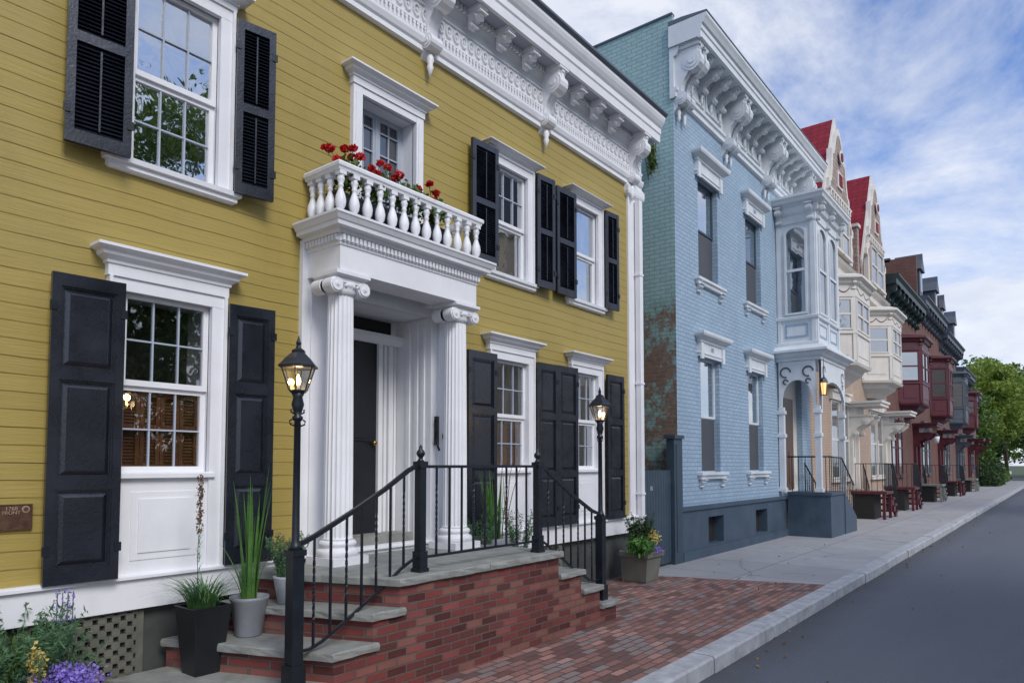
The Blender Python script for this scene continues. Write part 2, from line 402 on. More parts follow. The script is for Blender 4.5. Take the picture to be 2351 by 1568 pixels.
def window(par,F,a0,a1,z0,z1,zm,cas=.1,fr=WH,gl=GL,cols=3,rows=(2,2),depth=.035,hoodz=None,hproj=.12,sill=True,sm=None,shade=None,casing=True,under=None,back=INT,hx=.02,colsl=None,mun=None):
    mb=MB(); c0,c1=a0-cas,a1+cas; o=.055
    top=z1+cas*.8; mun=mun or fr
    if casing:
        for x0,x1 in((c0,a0),(a1,c1)):
            mb.lbox(F,x0,x1,-.01,o-.01,z0 if not under else under,top,fr)
            xm=x0 if x0==c0 else x1-.022
            mb.lbox(F,xm,xm+.022,o-.012,o+.012,z0 if not under else under,top,fr)
        mb.lbox(F,c0+.001,c1-.001,-.012,o-.008,z1,top+.002,fr)
    d=-depth; s=.038
    for (za,zb,dd,rw,cl) in((zm,z1,d+.012,rows[1],cols),(z0,zm,d-.012,rows[0],colsl or cols)):
        mb.lbox(F,a0,a0+s,dd-.018,dd+.012,za,zb,fr); mb.lbox(F,a1-s,a1,dd-.018,dd+.012,za,zb,fr)
        mb.lbox(F,a0+s,a1-s,dd-.018,dd+.0115,za,za+s*1.1,fr); mb.lbox(F,a0+s,a1-s,dd-.018,dd+.0115,zb-s*.9,zb,fr)
        for k in range(1,cl):
            x=a0+s+(a1-a0-2*s)*k/cl; mb.lbox(F,x-.006,x+.006,dd-.012,dd+.006,za+s,zb-s*.9,mun)
        for k in range(1,rw):
            z=za+s+(zb-za-2*s)*k/rw; mb.lbox(F,a0+s,a1-s,dd-.012,dd+.005,z-.006,z+.006,mun)
    w=mb.make('window',par)
    g=MB()
    for (za,zb,dd) in((zm+s,z1-s*.8,d+.006),(z0+s,zm-s*.5,d-.018)):
        t=random.uniform(-.004,.004)
        g.add([(*LP(F,a,dd-.003+tt),z) for a,z,tt in((a0+.03,za,0),(a1-.03,za,t),(a1-.03,zb,t),(a0+.03,zb,0))],[(0,1,2,3)],gl)
    g.make('glass',w,norm=False)
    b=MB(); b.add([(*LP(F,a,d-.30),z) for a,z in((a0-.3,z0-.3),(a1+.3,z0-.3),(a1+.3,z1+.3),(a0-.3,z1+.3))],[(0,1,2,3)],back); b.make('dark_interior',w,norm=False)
    if shade:
        mt,s0,s1,k=shade; q=MB()
        if k=='shade': q.lbox(F,a0+.03,a1-.03,d-.055,d-.045,s0,s1,mt)
        else:
            npan=4; wd=(a1-a0-.06)/npan
            for i in range(npan):
                x=a0+.03+wd*i; q.lbox(F,x+.002,x+.03,d-.07,d-.04,s0,s1,mt); q.lbox(F,x+wd-.03,x+wd-.002,d-.07,d-.04,s0,s1,mt)
                for zz in(s0,s1-.05,(s0+s1)/2): q.lbox(F,x+.03,x+wd-.03,d-.07,d-.04,zz,zz+.05,mt)
                z=s0+.05
                while z<s1-.05: q.lbox(F,x+.03,x+wd-.03,d-.065,d-.06,z,z+.022,mt,tilt=-.02); z+=.024
        q.make('interior_shutter' if k!='shade' else 'roller_shade',w)
    sm=sm or fr
    if sill:
        q=MB(); q.sweep([LP(F,c0-.03,-.02),LP(F,c0-.03,.03),LP(F,c1+.03,.03),LP(F,c1+.03,-.02)],[(.0,z0-.10),(.02,z0-.085),(.02,z0-.05),(.045,z0-.045),(.05,z0-.008),(.02,z0-.001)],sm)
        q.make('sill',w)
    if hoodz:
        h=hood(F,c0-hx,c1+hx,top-.001,hoodz,hproj,sm,base=.062); h.make('lintel',w)
    return w
def shutter(par,F,a0,a1,z0,z1,kind,tilt=0.,rail=.5):
    mb=MB()
    h0=.062; 
    if tilt>=0: pA=LP(F,a0,h0); pB=LP(F,a1,h0+tilt)
    else: pA=LP(F,a0,h0-tilt); pB=LP(F,a1,h0)
    dx,dy=pB[0]-pA[0],pB[1]-pA[1]; l=math.hypot(dx,dy); G=(pA[0],pA[1],dx/l,dy/l); w=l
    st=.055; T=.038
    mb.lbox(G,0,st,0,T,z0,z1,BLK); mb.lbox(G,w-st,w,0,T,z0,z1,BLK)
    if kind=='louver':
        zs=[z0,z0+.09,z0+(z1-z0)*rail-.035,z0+(z1-z0)*rail+.035,z1-.07,z1]
        for a,b in((zs[0],zs[1]),(zs[2],zs[3]),(zs[4],zs[5])): mb.lbox(G,st,w-st,0,T-.001,a,b,BLK)
        for a,b in((zs[1],zs[2]),(zs[3],zs[4])):
            z=a+.004
            while z<b-.02: mb.lbox(G,st,w-st,.026,.032,z,z+.030,BLK,tilt=-.024); z+=.0285
            mb.lbox(G,w/2-.006,w/2+.006,.034,.044,a+.02,b-.03,BLK)
        mb.lbox(G,st,w-st,.0,.003,z0+.09,z1-.07,BLK)
    else:
        H=z1-z0; zs=[z0,z0+.10,z0+.30*H,z0+.30*H+.075,z0+.655*H,z0+.655*H+.075,z1-.085,z1]
        for k in(0,2,4,6): mb.lbox(G,st,w-st,0,T-.001,zs[k],zs[k+1],BLK)
        for k in(1,3,5):
            a,b=zs[k],zs[k+1]
            mb.lbox(G,st,w-st,.004,.014,a,b,BLK)
            m1,m2=.022,.05
            V=[(*LP(G,aa,.014),zz) for aa,zz in((st+m1,a+m1),(w-st-m1,a+m1),(w-st-m1,b-m1),(st+m1,b-m1))]+[(*LP(G,aa,.031),zz) for aa,zz in((st+m2,a+m2),(w-st-m2,a+m2),(w-st-m2,b-m2),(st+m2,b-m2))]
            mb.add(V,[(0,1,5,4),(1,2,6,5),(2,3,7,6),(3,0,4,7),(4,5,6,7)],BLK)
            for q0,q1,r0,r1 in((st,w-st,a,a+.012),(st,w-st,b-.012,b),(st,st+.012,a+.012,b-.012),(w-st-.012,w-st,a+.012,b-.012)): mb.lbox(G,q0,q1,.014,.026,r0,r1,BLK)
    for z in(z0+.22,z1-.22):
        mb.lbox(G,-.012,.03,T,T+.008,z-.03,z+.03,IRON); mb.lbox(G,w-.03,w+.012,T,T+.008,z-.03,z+.03,IRON)
    return mb.make('shutter',par)
def console(mb,F,a,w,zt,d,h,mat,pend=True):
    pts=[(0,zt),(d,zt),(d,zt-.1*h)]
    K=10
    for k in range(K+1):
        t=k/K; dd=d*(.16+.80*(.5+.5*math.cos(pi*t**.85)))+d*.07*math.sin(2*pi*t*1.5)
        pts.append((max(.02,dd),zt-.12*h-(.80*h)*t))
    pts.append((0,zt-h))
    n=len(pts)
    def ex(a0,a1,sc=1.):
        V=[(*LP(F,aa,-.005+o*sc),zz) for aa in(a0,a1) for o,zz in pts]
        mb.add(V,[tuple(range(n)),tuple(range(n,2*n))]+[(i,(i+1)%n,n+(i+1)%n,n+i) for i in range(n)],mat)
    ex(a-w/2,a+w/2)
    ex(a-w*.18,a+w*.18,1.07)
    for (o,z,r) in((d*.72,zt-.27*h,.17*min(h,d*2.2)),(d*.30,zt-.80*h,.11*min(h,d*2.2))):
        for rr,e in((r,.012),(r*.72,.022),(r*.35,.034)):
            V=[];m=14
            for s_ in(-1,1):
                for i in range(m):
                    t=2*pi*i/m; V.append((*LP(F,a+s_*(w/2+e),o+rr*math.cos(t)),z+rr*math.sin(t)))
            mb.add(V,[tuple(range(m)),tuple(range(m,2*m))]+[(i,(i+1)%m,m+(i+1)%m,m+i) for i in range(m)],mat)
    mb.lbox(F,a-w/2-.025,a+w/2+.025,0,d+.03,zt-.06*h,zt+.004,mat)
    if pend:
        x,y=LP(F,a,.07); r=w*.30
        mb.lathe(x,y,[(r*.6,zt-h+.05),(r,zt-h),(r*.6,zt-h-.05),(r*.85,zt-h-.08),(r*.5,zt-h-.13),(.004,zt-h-.19)],mat,10)
def textmesh(body,size,loc,rotz,mat,par,name='lettering',depth=.003):
    cu=bpy.data.curves.new('t','FONT'); cu.body=body; cu.size=size; cu.extrude=depth; cu.align_x='CENTER'; cu.align_y='CENTER'
    o=bpy.data.objects.new('t',cu); COL.objects.link(o); dg=bpy.context.evaluated_depsgraph_get(); dg.update()
    me=bpy.data.meshes.new_from_object(o.evaluated_get(dg)); bpy.data.objects.remove(o)
    me.materials.clear(); me.materials.append(mat)
    ob=bpy.data.objects.new(name,me); COL.objects.link(ob); ob.rotation_euler=(pi/2,0,rotz)
    q=W[par.name]; ob.parent=par; ob.location=tuple(loc[i]-q[i] for i in range(3)); W[ob.name]=loc; return ob

# ================================================================== SETTING
def sheet(name,x0,x1,y0,y1,z,mat):
    mb=MB(); mb.add([(x0,y0,z),(x1,y0,z),(x1,y1,z),(x0,y1,z)],[(0,1,2,3)],mat); return mb.make(name,None,kind='structure',norm=False)
sheet('ground',-1500,2500,-1500,1500,-.16,SOIL)
sheet('road',-30,600,-5.2,2.42,-.14,ASPH)
sheet('side_road',92,122,2.42,60,-.136,ASPH)
mb=MB(); mb.prism([(-30,2.62),(10.35,2.62),(9.45,5.3),(-30,5.3)],'z',-.3,0,BRW); mb.make('brick_pavement',None,kind='structure')
mb=MB(); mb.prism([(10.355,2.62),(91,2.62),(91,5.35),(9.455,5.3)],'z',-.3,0.001,CONC); mb.make('concrete_pavement',None,kind='structure')
mb=MB(); mb.box(-30,91,-8.5,-5.4,-.3,0,CONC); mb.make('opposite_pavement',None,kind='structure')
mb=MB(); x=-29.
while x<91:
    l=random.uniform(1.5,2.1); j=random.uniform(-.008,.008); zz=random.uniform(-.005,.007)
    pr=[(2.41+j,-.3),(2.41+j,-.016),(2.428+j,.001+zz),(2.612,.005+zz),(2.612,-.3)]
    mb.prism(pr,'x',x+.007,x+l-.007,CURB); x+=l
mb.make('kerb',None,kind='structure')
mb=MB(); mb.box(-29,91,-5.4,-5.2,-.3,.003,CURB); mb.make('opposite_kerb',None,kind='structure')
mb=MB(); C=[[random.uniform(3,30),random.choice([2.33,2.36,2.30,2.2])+random.gauss(0,.05),-.128] for _ in range(80)]+[[random.uniform(3,16),random.uniform(2.7,4.6),.012] for _ in range(16)]+[[random.uniform(5,30),random.uniform(.5,2.2),-.128] for _ in range(14)]
mb.leaves(C,.022,FALL,.6); mb.make('fallen_leaves',None,norm=False,kind='stuff',label='scattered dry leaves along the kerb',category='leaves')

# ================================================================== YELLOW HOUSE
F0=(0,5.2,1,0)
YH=thing('yellow_house','mustard yellow clapboard house with black shutters and white trim','house',(4,8,0))
wins=[(2.15,2.79,3.84,5.22,4.50),(2.13,2.77,1.60,2.88,2.22),(6.23,6.86,3.93,5.24,4.55),(7.93,8.55,3.93,5.26,4.58),(6.23,6.87,1.60,2.90,2.22),(7.93,8.53,1.60,2.92,2.24)]
mb=MB()
ops=[(w[0],w[1],w[2],w[3]) for w in wins]+[(4.22,4.93,3.72,5.20),(4.02,5.16,.82,3.20)]
wall_open(mb,F0,-3,9.84,.86,6.12,ops,.34,SID,WH)
mb.box(9.80,9.84,5.2,14,.0,6.9,SID)
mb.box(-3.04,-3.0,5.2,14,.0,6.9,SID); mb.box(-3,9.84,13.9,14,0,6.9,SID)
mb.make('wall',YH)
mb=MB(); mb.box(-3,9.83,5.23,5.35,-.2,.66,FOUND)
for X0,X1 in((1.62,2.28),(6.7,7.6)):
    mb.box(X0-.05,X1+.05,5.195,5.23,.0,.06,LATT); mb.box(X0-.05,X0,5.195,5.23,.06,.62,LATT); mb.box(X1,X1+.05,5.195,5.23,.06,.62,LATT)
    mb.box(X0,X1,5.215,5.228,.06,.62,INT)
    r=0;z=.06
    while z<.62:
        x=X0-(.045 if r%2 else 0)
        while x<X1:
            a=max(X0,x);b=min(X1,x+.055)
            if b>a+.005: mb.box(a,b,5.185,5.214,z,min(.62,z+.036),LATT)
            x+=.09
        mb.box(X0,X1,5.187,5.2135,z+.036,min(.622,z+.046),LATT)
        z+=.046; r+=1
mb.make('foundation',YH)
mb=MB(); mb.sweep([(-3,5.25),(-3,5.15),(9.86,5.15),(9.86,5.25)],[(0,.64),(0,.85),(.03,.855),(.03,.875),(.0,.885)],WH); mb.make('base_board',YH)
for i,w in enumerate(wins):
    low=w[2]<2
    ww=window(YH,F0,*w,cas=.115,gl=(GL,GLW,GLS,GLS,GLW,GLS)[i],hoodz=(3.17 if low else 5.43),under=.86 if low else None,sill=not low,mun=SOFF,
        cols=1 if i==3 else 3,colsl=1 if i in(2,3) else None,rows=(1,2) if i==2 else ((1,1) if i==3 else (2,2)),
        shade=(WOOD,1.6,2.2,'sh') if i==1 else ((WOOD,1.6,2.15,'sh') if i==4 else None),depth=.04,hproj=.10,hx=.01)
    if low:
        q=MB(); a0,a1=w[0],w[1]
        q.lbox(F0,a0+.0005,a1-.0005,-.005,.028,.88,1.57,WH)
        q.sweep([LP(F0,a0-.02,.0),LP(F0,a0-.02,.05),LP(F0,a1+.02,.05),LP(F0,a1+.02,0)],[(0,1.555),(.02,1.56),(.02,1.59),(0,1.6)],WH)
        for (b0,b1) in((.98,1.46),):
            q.lbox(F0,a0+.08,a1-.08,.028,.034,b0,b1,WH)
            q.lbox(F0,a0+.13,a1-.13,.034,.042,b0+.05,b1-.05,WH)
        q.make('apron_panel',ww)
for s_ in[(1.70,2.10,3.80,5.27,'louver',.05),(2.91,3.22,3.82,5.25,'louver',.06),
          (1.66,2.10,.88,2.91,'panel',.03),(2.89,3.26,.88,2.92,'panel',.05),
          (5.76,6.19,3.96,5.35,'louver',.02),(7.00,7.34,3.90,5.35,'louver',.03),
          (7.43,7.86,3.90,5.33,'louver',.02),(8.68,9.00,3.92,5.36,'louver',.03),
          (5.70,6.17,.88,2.93,'panel',.02),(7.00,7.41,.88,2.94,'panel',.02),(7.44,7.88,.88,2.95,'panel',.02),(8.70,9.14,.88,2.96,'panel',.02)]:
    shutter(YH,F0,*s_[:5],tilt=s_[5])
q=MB(); e_=.10
for x0,x1 in((4.11,4.22),(4.93,5.03)):
    q.lbox(F0,x0,x1,-.01,.05,3.70,5.27,WH); q.lbox(F0,x0+.025,x1-.025,.05,.06,3.75,5.20,WH)
q.lbox(F0,4.221,4.929,-.012,.048,5.20,5.27,WH)
for x0,x1 in((4.22,4.26),(4.89,4.93)): q.lbox(F0,x0,x1,-.30+e_,-.26+e_,3.7,5.20,SOFF)
q.lbox(F0,4.26,4.89,-.30+e_,-.261+e_,5.15,5.20,SOFF); q.lbox(F0,4.555,4.595,-.30+e_,-.255+e_,3.7,5.15,SOFF)
for c0 in(4.26,4.595):
    q.lbox(F0,c0,c0+.028,-.295+e_,-.262+e_,3.7,5.15,SOFF); q.lbox(F0,c0+.267,c0+.295,-.295+e_,-.262+e_,3.7,5.15,SOFF)
    q.lbox(F0,c0+.141,c0+.154,-.29+e_,-.265+e_,3.7,5.15,SOFF)
    for k in range(1,6): q.lbox(F0,c0+.028,c0+.267,-.29+e_,-.264+e_,3.88+.23*k,3.893+.23*k,SOFF)
bw=q.make('balcony_door',YH)
DG2=darkglass('balcony_glass',(.012,.014,.02),.14)
q=MB(); q.add([(*LP(F0,a,-.285+e_),z) for a,z in((4.26,3.7),(4.89,3.7),(4.89,5.16),(4.26,5.16))],[(0,1,2,3)],DG2); q.make('glass',bw,norm=False)
hood(F0,4.10,5.04,5.27,5.43,.10,WH,base=.062).make('lintel',bw)
q=MB(); q.lbox(F0,9.46,9.85,-.02,.03,.885,6.03,WH); q.box(9.84,9.865,5.2,5.4,.0,6.0,WH); q.sweep([LP(F0,9.44,0),LP(F0,9.44,.03),LP(F0,9.87,.03),LP(F0,9.87,0)],[(0,5.82),(.04,5.86),(.05,5.9),(.05,5.98),(.03,6.02)],WH); q.make('corner_board',YH)
q=MB(); q.box(9.64,9.74,5.07,5.15,.05,5.80,WH); 
for z in(1.2,2.9,4.6): q.box(9.625,9.755,5.062,5.158,z,z+.03,WH)
q.make('downspout',YH)
q=MB()
xa,xb=-3.0,9.88
zs=6.76
q.run(F0,[(.02,6.00),(.05,6.01),(.05,6.06),(.07,6.08),(.09,6.13),(.09,6.16),(.045,6.165),(.045,6.60),(.06,6.62),(.09,6.67),(.11,6.72),(.11,zs)],xa,xb,WH)
q.run(F0,[(.105,zs),(.36,zs),(.36,zs+.01)],xa,xb,SOFF)
q.run(F0,[(.0,zs+.01),(.32,zs+.01),(.32,zs-.02),(.365,zs-.02),(.37,6.85),(.385,6.87),(.385,6.95),(.41,6.98),(.44,7.03),(.46,7.08),(.46,7.12)],xa,xb+.03,WH)
x=xa+.1
while x<xb-.05:
    q.lbox(F0,x,x+.026,.045,.075,6.18,6.225,WH); q.lathe(x+.013,5.2-.045,[(.02,-.03),(.014,0)],WH,8,ax='y',cz=6.245,caps=True)
    x+=.055
q.lbox(F0,xa,xb-.001,.045,.07,6.27,6.295,WH); q.lbox(F0,xa,xb-.001,.045,.065,6.50,6.52,WH)
x=xa+.1
while x<xb-.06:
    m=14;V=[]
    for rr,oo in((.058,.045),(.052,.07),(.036,.07),(.030,.045)):
        for i in range(m): t=2*pi*i/m; V.append((x+rr*math.cos(t)*.9,5.2-oo,6.40+rr*math.sin(t)*1.35))
    q.add(V,[(j*m+i,j*m+(i+1)%m,(j+1)*m+(i+1)%m,(j+1)*m+i) for j in range(3) for i in range(m)],WH)
    q.lathe(x,5.2-.045,[(.018,-.025),(.008,0.)],WH,8,ax='y',cz=6.40)
    x+=.122
x=xa+.1
while x<xb-.05: q.lbox(F0,x,x+.035,.10,.14,6.69,6.755,WH); x+=.06
cor=q.make('cornice',YH)
for bx in(-1.05,1.0,3.05,5.10,7.22,9.52):
    q=MB(); console(q,F0,bx,.15,zs,.33,.82,WH); q.make('bracket',cor)
F1=(0,5.2-.12,1,0)
for k in range(-2,4):
    for j in(1,2,3):
        bx=1.0+2.08*(k)+.50*j+.03
        if bx<-2 or bx>9.3: continue
        q=MB()
        q.lbox(F1,bx-.07,bx+.07,.0,.20,zs-.04,zs-.001,WH); q.lbox(F1,bx-.055,bx+.055,.01,.18,zs-.09,zs-.04,WH)
        console(q,F1,bx,.09,zs-.08,.17,.14,WH,pend=False); q.make('modillion',cor)
q=MB(); q.run(F0,[(.3,7.121),(.47,7.121),(.50,7.15),(.50,7.18),(.28,7.20)],xa,xb+.05,ROOFG); q.add([(xa-.1,4.9,7.19),(xb+.1,4.9,7.19),(xb+.1,10,7.7),(xa-.1,10,7.7)],[(0,1,2,3)],ROOFG); q.add([(xb+.1,10,7.7),(xa-.1,10,7.7),(xa-.1,14,6.9),(xb+.1,14,6.9)],[(0,1,2,3)],ROOFG); q.make('roof',YH)
q=MB(); q.box(9.80,9.86,5.2,14,6.0,7.2,WH); q.make('gable_trim',YH)
q=MB(); q.lbox(F0,1.33,1.61,.0,.018,1.25,1.40,BRONZE); q.lbox(F0,1.325,1.615,0,.022,1.245,1.252,BRONZE); q.lbox(F0,1.325,1.615,0,.022,1.398,1.405,BRONZE)
q.lbox(F0,1.325,1.332,0,.022,1.252,1.398,BRONZE); q.lbox(F0,1.608,1.615,0,.022,1.252,1.398,BRONZE)
q.lathe(1.578,5.182,[(.022,-.004),(.022,.0)],BRONZEL,18,ax='y',cz=1.372); q.lathe(1.578,5.182,[(.014,-.007),(.014,-.004)],BRONZE,12,ax='y',cz=1.372)
pq=q.make('plaque',YH,label='small bronze wall plaque')
textmesh('1768',.034,(1.50,5.18,1.378),0,BRONZEL,pq); textmesh('FRONT',.030,(1.50,5.18,1.352),0,BRONZEL,pq)
# ---------------- portico
q=MB()
q.lbox(F0,3.58,4.02,-.012,.05,.80,3.62,WH); q.lbox(F0,5.16,5.60,-.012,.05,.80,3.62,WH); q.lbox(F0,4.021,5.159,-.011,.049,3.20,3.62,WH)
q.lbox(F0,3.66,3.94,.05,.075,.83,3.25,WH); q.lbox(F0,5.26,5.54,.05,.075,.83,3.25,WH)
q.box(3.94,4.018,5.21,5.72,.80,3.28,WH); q.box(5.162,5.24,5.21,5.72,.80,3.28,WH); q.box(3.94,5.24,5.21,5.72,3.202,3.28,WH)
q.box(4.0,5.2,5.70,5.74,.82,3.25,WH)
for a,b,o in((4.86,4.91,.08),(4.915,4.94,.05),(4.98,5.015,.03),(5.03,5.09,.05),(5.12,5.15,.03)): q.box(a,b,5.70-o,5.70,.95,2.98,WH)
q.sweep([(4.02,5.7),(4.02,5.62),(5.16,5.62),(5.16,5.7)],[(0,2.93),(.01,2.95),(.03,2.99),(.05,3.0),(.05,3.03),(0,3.04)],WH)
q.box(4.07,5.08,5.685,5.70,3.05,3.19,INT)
for y in(5.24,5.34,5.46): q.box(5.145,5.162,y,y+.05,.83,3.18,WH)
q.box(4.02,5.16,5.38,5.70,.82,.95,STONE)
por=q.make('portico',YH)
q=MB(); q.box(4.02,4.86,5.655,5.69,.95,2.93,DOORP)
for z0,z1 in((1.1,1.75),(1.9,2.75)):
    for x0,x1 in((4.10,4.39),(4.47,4.76)): q.box(x0,x1,5.645,5.655,z0,z1,DOORP); q.box(x0+.03,x1-.03,5.638,5.645,z0+.03,z1-.03,DOORP)
dr=q.make('front_door',YH)
q=MB(); q.ball(4.80,5.61,1.88,.03,BRASS); q.tube([(4.80,5.61,1.88),(4.80,5.66,1.88)],.012,BRASS); q.make('door_knob',dr)
q=MB(); q.tube([(5.19,5.12,2.1),(5.18,5.09,2.13),(5.18,5.08,2.06),(5.18,5.10,1.92),(5.18,5.07,1.86),(5.19,5.05,1.80)],.011,IRON); q.box(5.21,5.235,5.10,5.148,1.86,2.16,IRON); q.make('door_pull_ornament',YH)
q=MB(); q.box(5.31,5.43,5.11,5.124,1.93,1.98,GREENC); q.make('name_plate',YH)
CY=4.86
def column(x,y):
    q=MB(); zb=.82; R=.124
    q.box(x-.185,x+.185,y-.185,y+.185,zb,zb+.065,WH)
    pr=[(.165,zb+.065),(.178,zb+.085),(.178,zb+.11),(.165,zb+.127),(.148,zb+.132),(.143,zb+.145),(.155,zb+.158),(.160,zb+.172),(.15,zb+.19),(.133,zb+.20)]
    q.lathe(x,y,pr,WH,32)
    z0,z1=zb+.20,3.12
    pr=[]
    for k in range(9):
        t=k/8; pr.append((R*(1-.13*t**1.7),z0+.02+(z1-z0-.04)*t))
    q.lathe(x,y,[(R*1.03,z0),(R*1.03,z0+.02)],WH,32); q.lathe(x,y,pr,WH,120,flute=20,smooth=False)
    r=R*.88
    q.lathe(x,y,[(r,z1-.02),(r*1.06,z1),(r*1.18,z1+.015),(r*1.12,z1+.035),(r*1.25,z1+.05),(r*1.36,z1+.085)],WH,32)
    for sy in(-1,1):
        for sx in(-1,1):
            vx=x+sx*.145; vz=z1+.05
            for rr,e in((.066,.136),(.054,.148),(.038,.141),(.026,.152),(.013,.160)):
                q.lathe(vx,y,[(rr,sy*.02),(rr,sy*e)],WH,20,ax='y',cz=vz,smooth=False)
            pts=[(vx-sx*(.064*(1-t/26))*math.cos(t*.55),y+sy*.139,vz+(.064*(1-t/26))*math.sin(t*.55)) for t in range(24)]
            q.tube(pts,.0065,WH,6)
        q.box(x-.145,x+.145,y+min(sy*.05,sy*.139),y+max(sy*.05,sy*.139),z1+.075,z1+.118,WH)
        for k in range(-2,3): q.ball(x+k*.040,y+sy*.124,z1+.06,.016,WH,8,1.2)
    q.sweep([(x-.155,y+.155),(x-.155,y-.155),(x+.155,y-.155),(x+.155,y+.155),(x-.155,y+.155)],[(0,z1+.118),(.025,z1+.135),(.025,z1+.165)],WH)
    return q.make('column',por)
column(3.765,CY); column(5.22,CY)
q=MB()
ex0,ex1,ey=3.63,5.36,4.70
eb=3.286
q.box(ex0,ex1,ey,ey+.32,eb,3.58,WH); q.box(ex0,ex0+.32,ey+.321,5.16,eb,3.58,WH); q.box(ex1-.32,ex1,ey+.321,5.16,eb,3.58,WH)
q.box(ex0+.32,ex1-.32,ey+.32,5.2,3.42,3.46,SOFF)
pl=[(ex0,5.17),(ex0,ey),(ex1,ey),(ex1,5.17)]
q.sweep(pl,[(.0,3.50),(.010,3.505),(.010,3.525),(.016,3.53),(.016,3.59),(.04,3.595),(.05,3.625),(.08,3.63),(.105,3.635),(.11,3.67),(.12,3.675),(.14,3.71),(.15,3.72),(.15,3.74),(.0,3.745)],WH)
x=ex0+.0
while x<ex1: q.box(x,x+.026,ey-.042,ey-.015,3.537,3.585,WH); x+=.044
y=ey
while y<5.15: q.box(ex0-.042,ex0-.015,y,y+.026,3.537,3.585,WH); y+=.044
q.make('entablature',por)
RT=4.215
q=MB(); bx0,bx1,by=3.64,5.40,4.73
bp=[(bx0,5.17),(bx0,by),(bx1,by),(bx1,5.17)]
q.sweep(bp,[(-.05,RT-.07),(.035,RT-.07),(.04,RT-.05),(.052,RT-.04),(.055,RT-.015),(.047,RT),(-.055,RT),(-.055,RT-.05),(-.05,RT-.07)],WH,caps=(False,False))
bal=q.make('balustrade',por)
def baluster(x,y):
    q=MB(); z=3.74; k=.95; S=(RT-.07-.03-z)/.32
    q.box(x-.034,x+.034,y-.034,y+.034,z,z+.035,WH); q.box(x-.034,x+.034,y-.034,y+.034,RT-.105,RT-.07,WH)
    q.lathe(x,y,[(r*k,z+h*S) for r,h in [(.034,.032),(.036,.045),(.022,.055),(.028,.065),(.044,.09),(.050,.125),(.043,.16),(.026,.20),(.019,.225),(.026,.232),(.026,.242),(.020,.25),(.032,.275),(.036,.290),(.028,.305),(.034,.318)]],WH,14)
    q.make('baluster',YH)
for k in range(13): baluster(bx0+.01+(bx1-bx0-.02)*k/12,by)
for y in(4.87,5.00,5.12): baluster(bx0+.01,y); baluster(bx1-.01,y)

# ================================================================== STOOP
ST=thing('brick_stoop','red brick stoop with bluestone treads and black iron railing','stairs',(4.6,4.5,0))
def slab(mb,poly,z0,z1,mat,jit=.010,step=.08):
    P=[]
    n=len(poly)
    for i in range(n):
        a=poly[i];b=poly[(i+1)%n]; L=math.hypot(b[0]-a[0],b[1]-a[1]); m=max(1,int(L/step))
        for k in range(m):
            t=k/m; j=jit if k else .004
            P.append((a[0]+(b[0]-a[0])*t+random.uniform(-j,j),a[1]+(b[1]-a[1])*t+random.uniform(-j,j)))
    m=len(P); cx=sum(p[0] for p in P)/m; cy=sum(p[1] for p in P)/m
    def sh(p,k): 
        dx,dy=p[0]-cx,p[1]-cy; l=math.hypot(dx,dy); return (p[0]-dx/l*k,p[1]-dy/l*k)
    V=[(*sh(p,.008),z1) for p in P]+[(*p,z1-.008) for p in P]+[(p[0]+random.uniform(-.005,.005),p[1]+random.uniform(-.008,.004),(z0+z1)/2+random.uniform(-.006,.006)) for p in P]+[(p[0],p[1],z0) for p in P]
    mb.add(V,[tuple(range(m)),tuple(range(3*m,4*m))]+[(j*m+i,j*m+(i+1)%m,(j+1)*m+(i+1)%m,(j+1)*m+i) for j in(0,1,2) for i in range(m)],mat)
sk=.50; YF,YB=3.86,5.14
body=MB(); sl=MB()
L=[(2.60,.20),(2.97,.405),(3.31,.61),(3.56,.82)]
for i,(xn,zt) in enumerate(L):
    xr=L[i+1][0] if i<3 else 5.62
    p0=(xn,YF);p1=(xr,YF);p2=(xr-(sk if i<3 else 0),YB);p3=(xn-sk,YB)
    body.prism([p0,p1,p2,p3],'z',-.05,zt-.055,BRS)
    e=.035
    if i<3: slab(sl,[(xn-e,YF-e),(xr+.03,YF-e),(xr+.03-sk,YB),(xn-e-sk,YB)],zt-.055,zt-.001*i,STONE)
    else:
        xm=4.55
        slab(sl,[(xn-e,YF-e),(xm-.004,YF-e),(xm-.004,YB),(xn-e-sk,YB)],zt-.055,zt,STONE); slab(sl,[(xm+.004,YF-e),(xr+e,YF-e),(xr+e,YB),(xm+.004,YB)],zt-.055,zt+.001,STONE)
for x0,x1,zt in[(5.62,6.02,.60),(6.02,6.38,.40),(6.38,6.72,.20)]:
    body.box(x0,x1,YF,YB,-.05,zt-.05,BRS); slab(sl,[(x0+.0,YF-.035),(x1+.035,YF-.035),(x1+.035,YB),(x0+.0,YB)],zt-.05,zt,STONE)
bo=body.make('brick_base',ST); so=sl.make('stone_treads',ST)
rl=MB(); ry=3.97
def post(x,z0,z1):
    s=.032
    rl.box(x-s,x+s,ry-s,ry+s,z0,z1,IRON); rl.box(x-.05,x+.05,ry-.05,ry+.05,z0,z0+.03,IRON); rl.box(x-.042,x+.042,ry-.042,ry+.042,z0+.03,z0+.16,IRON)
    rl.box(x-.042,x+.042,ry-.042,ry+.042,z1-.05,z1,IRON); rl.lathe(x,ry,[(.034,z1),(.02,z1+.015),(.016,z1+.03),(.03,z1+.045),(.036,z1+.065),(.028,z1+.085),(.012,z1+.1),(.016,z1+.112),(.002,z1+.135)],IRON,12)
post(3.87,.82,1.68); post(5.43,.82,1.68)
zt_,zb_=1.64,.93
rl.box(3.90,5.40,ry-.022,ry+.022,zt_-.012,zt_+.012,IRON); rl.box(3.90,5.40,ry-.012,ry+.012,zb_-.01,zb_+.01,IRON)
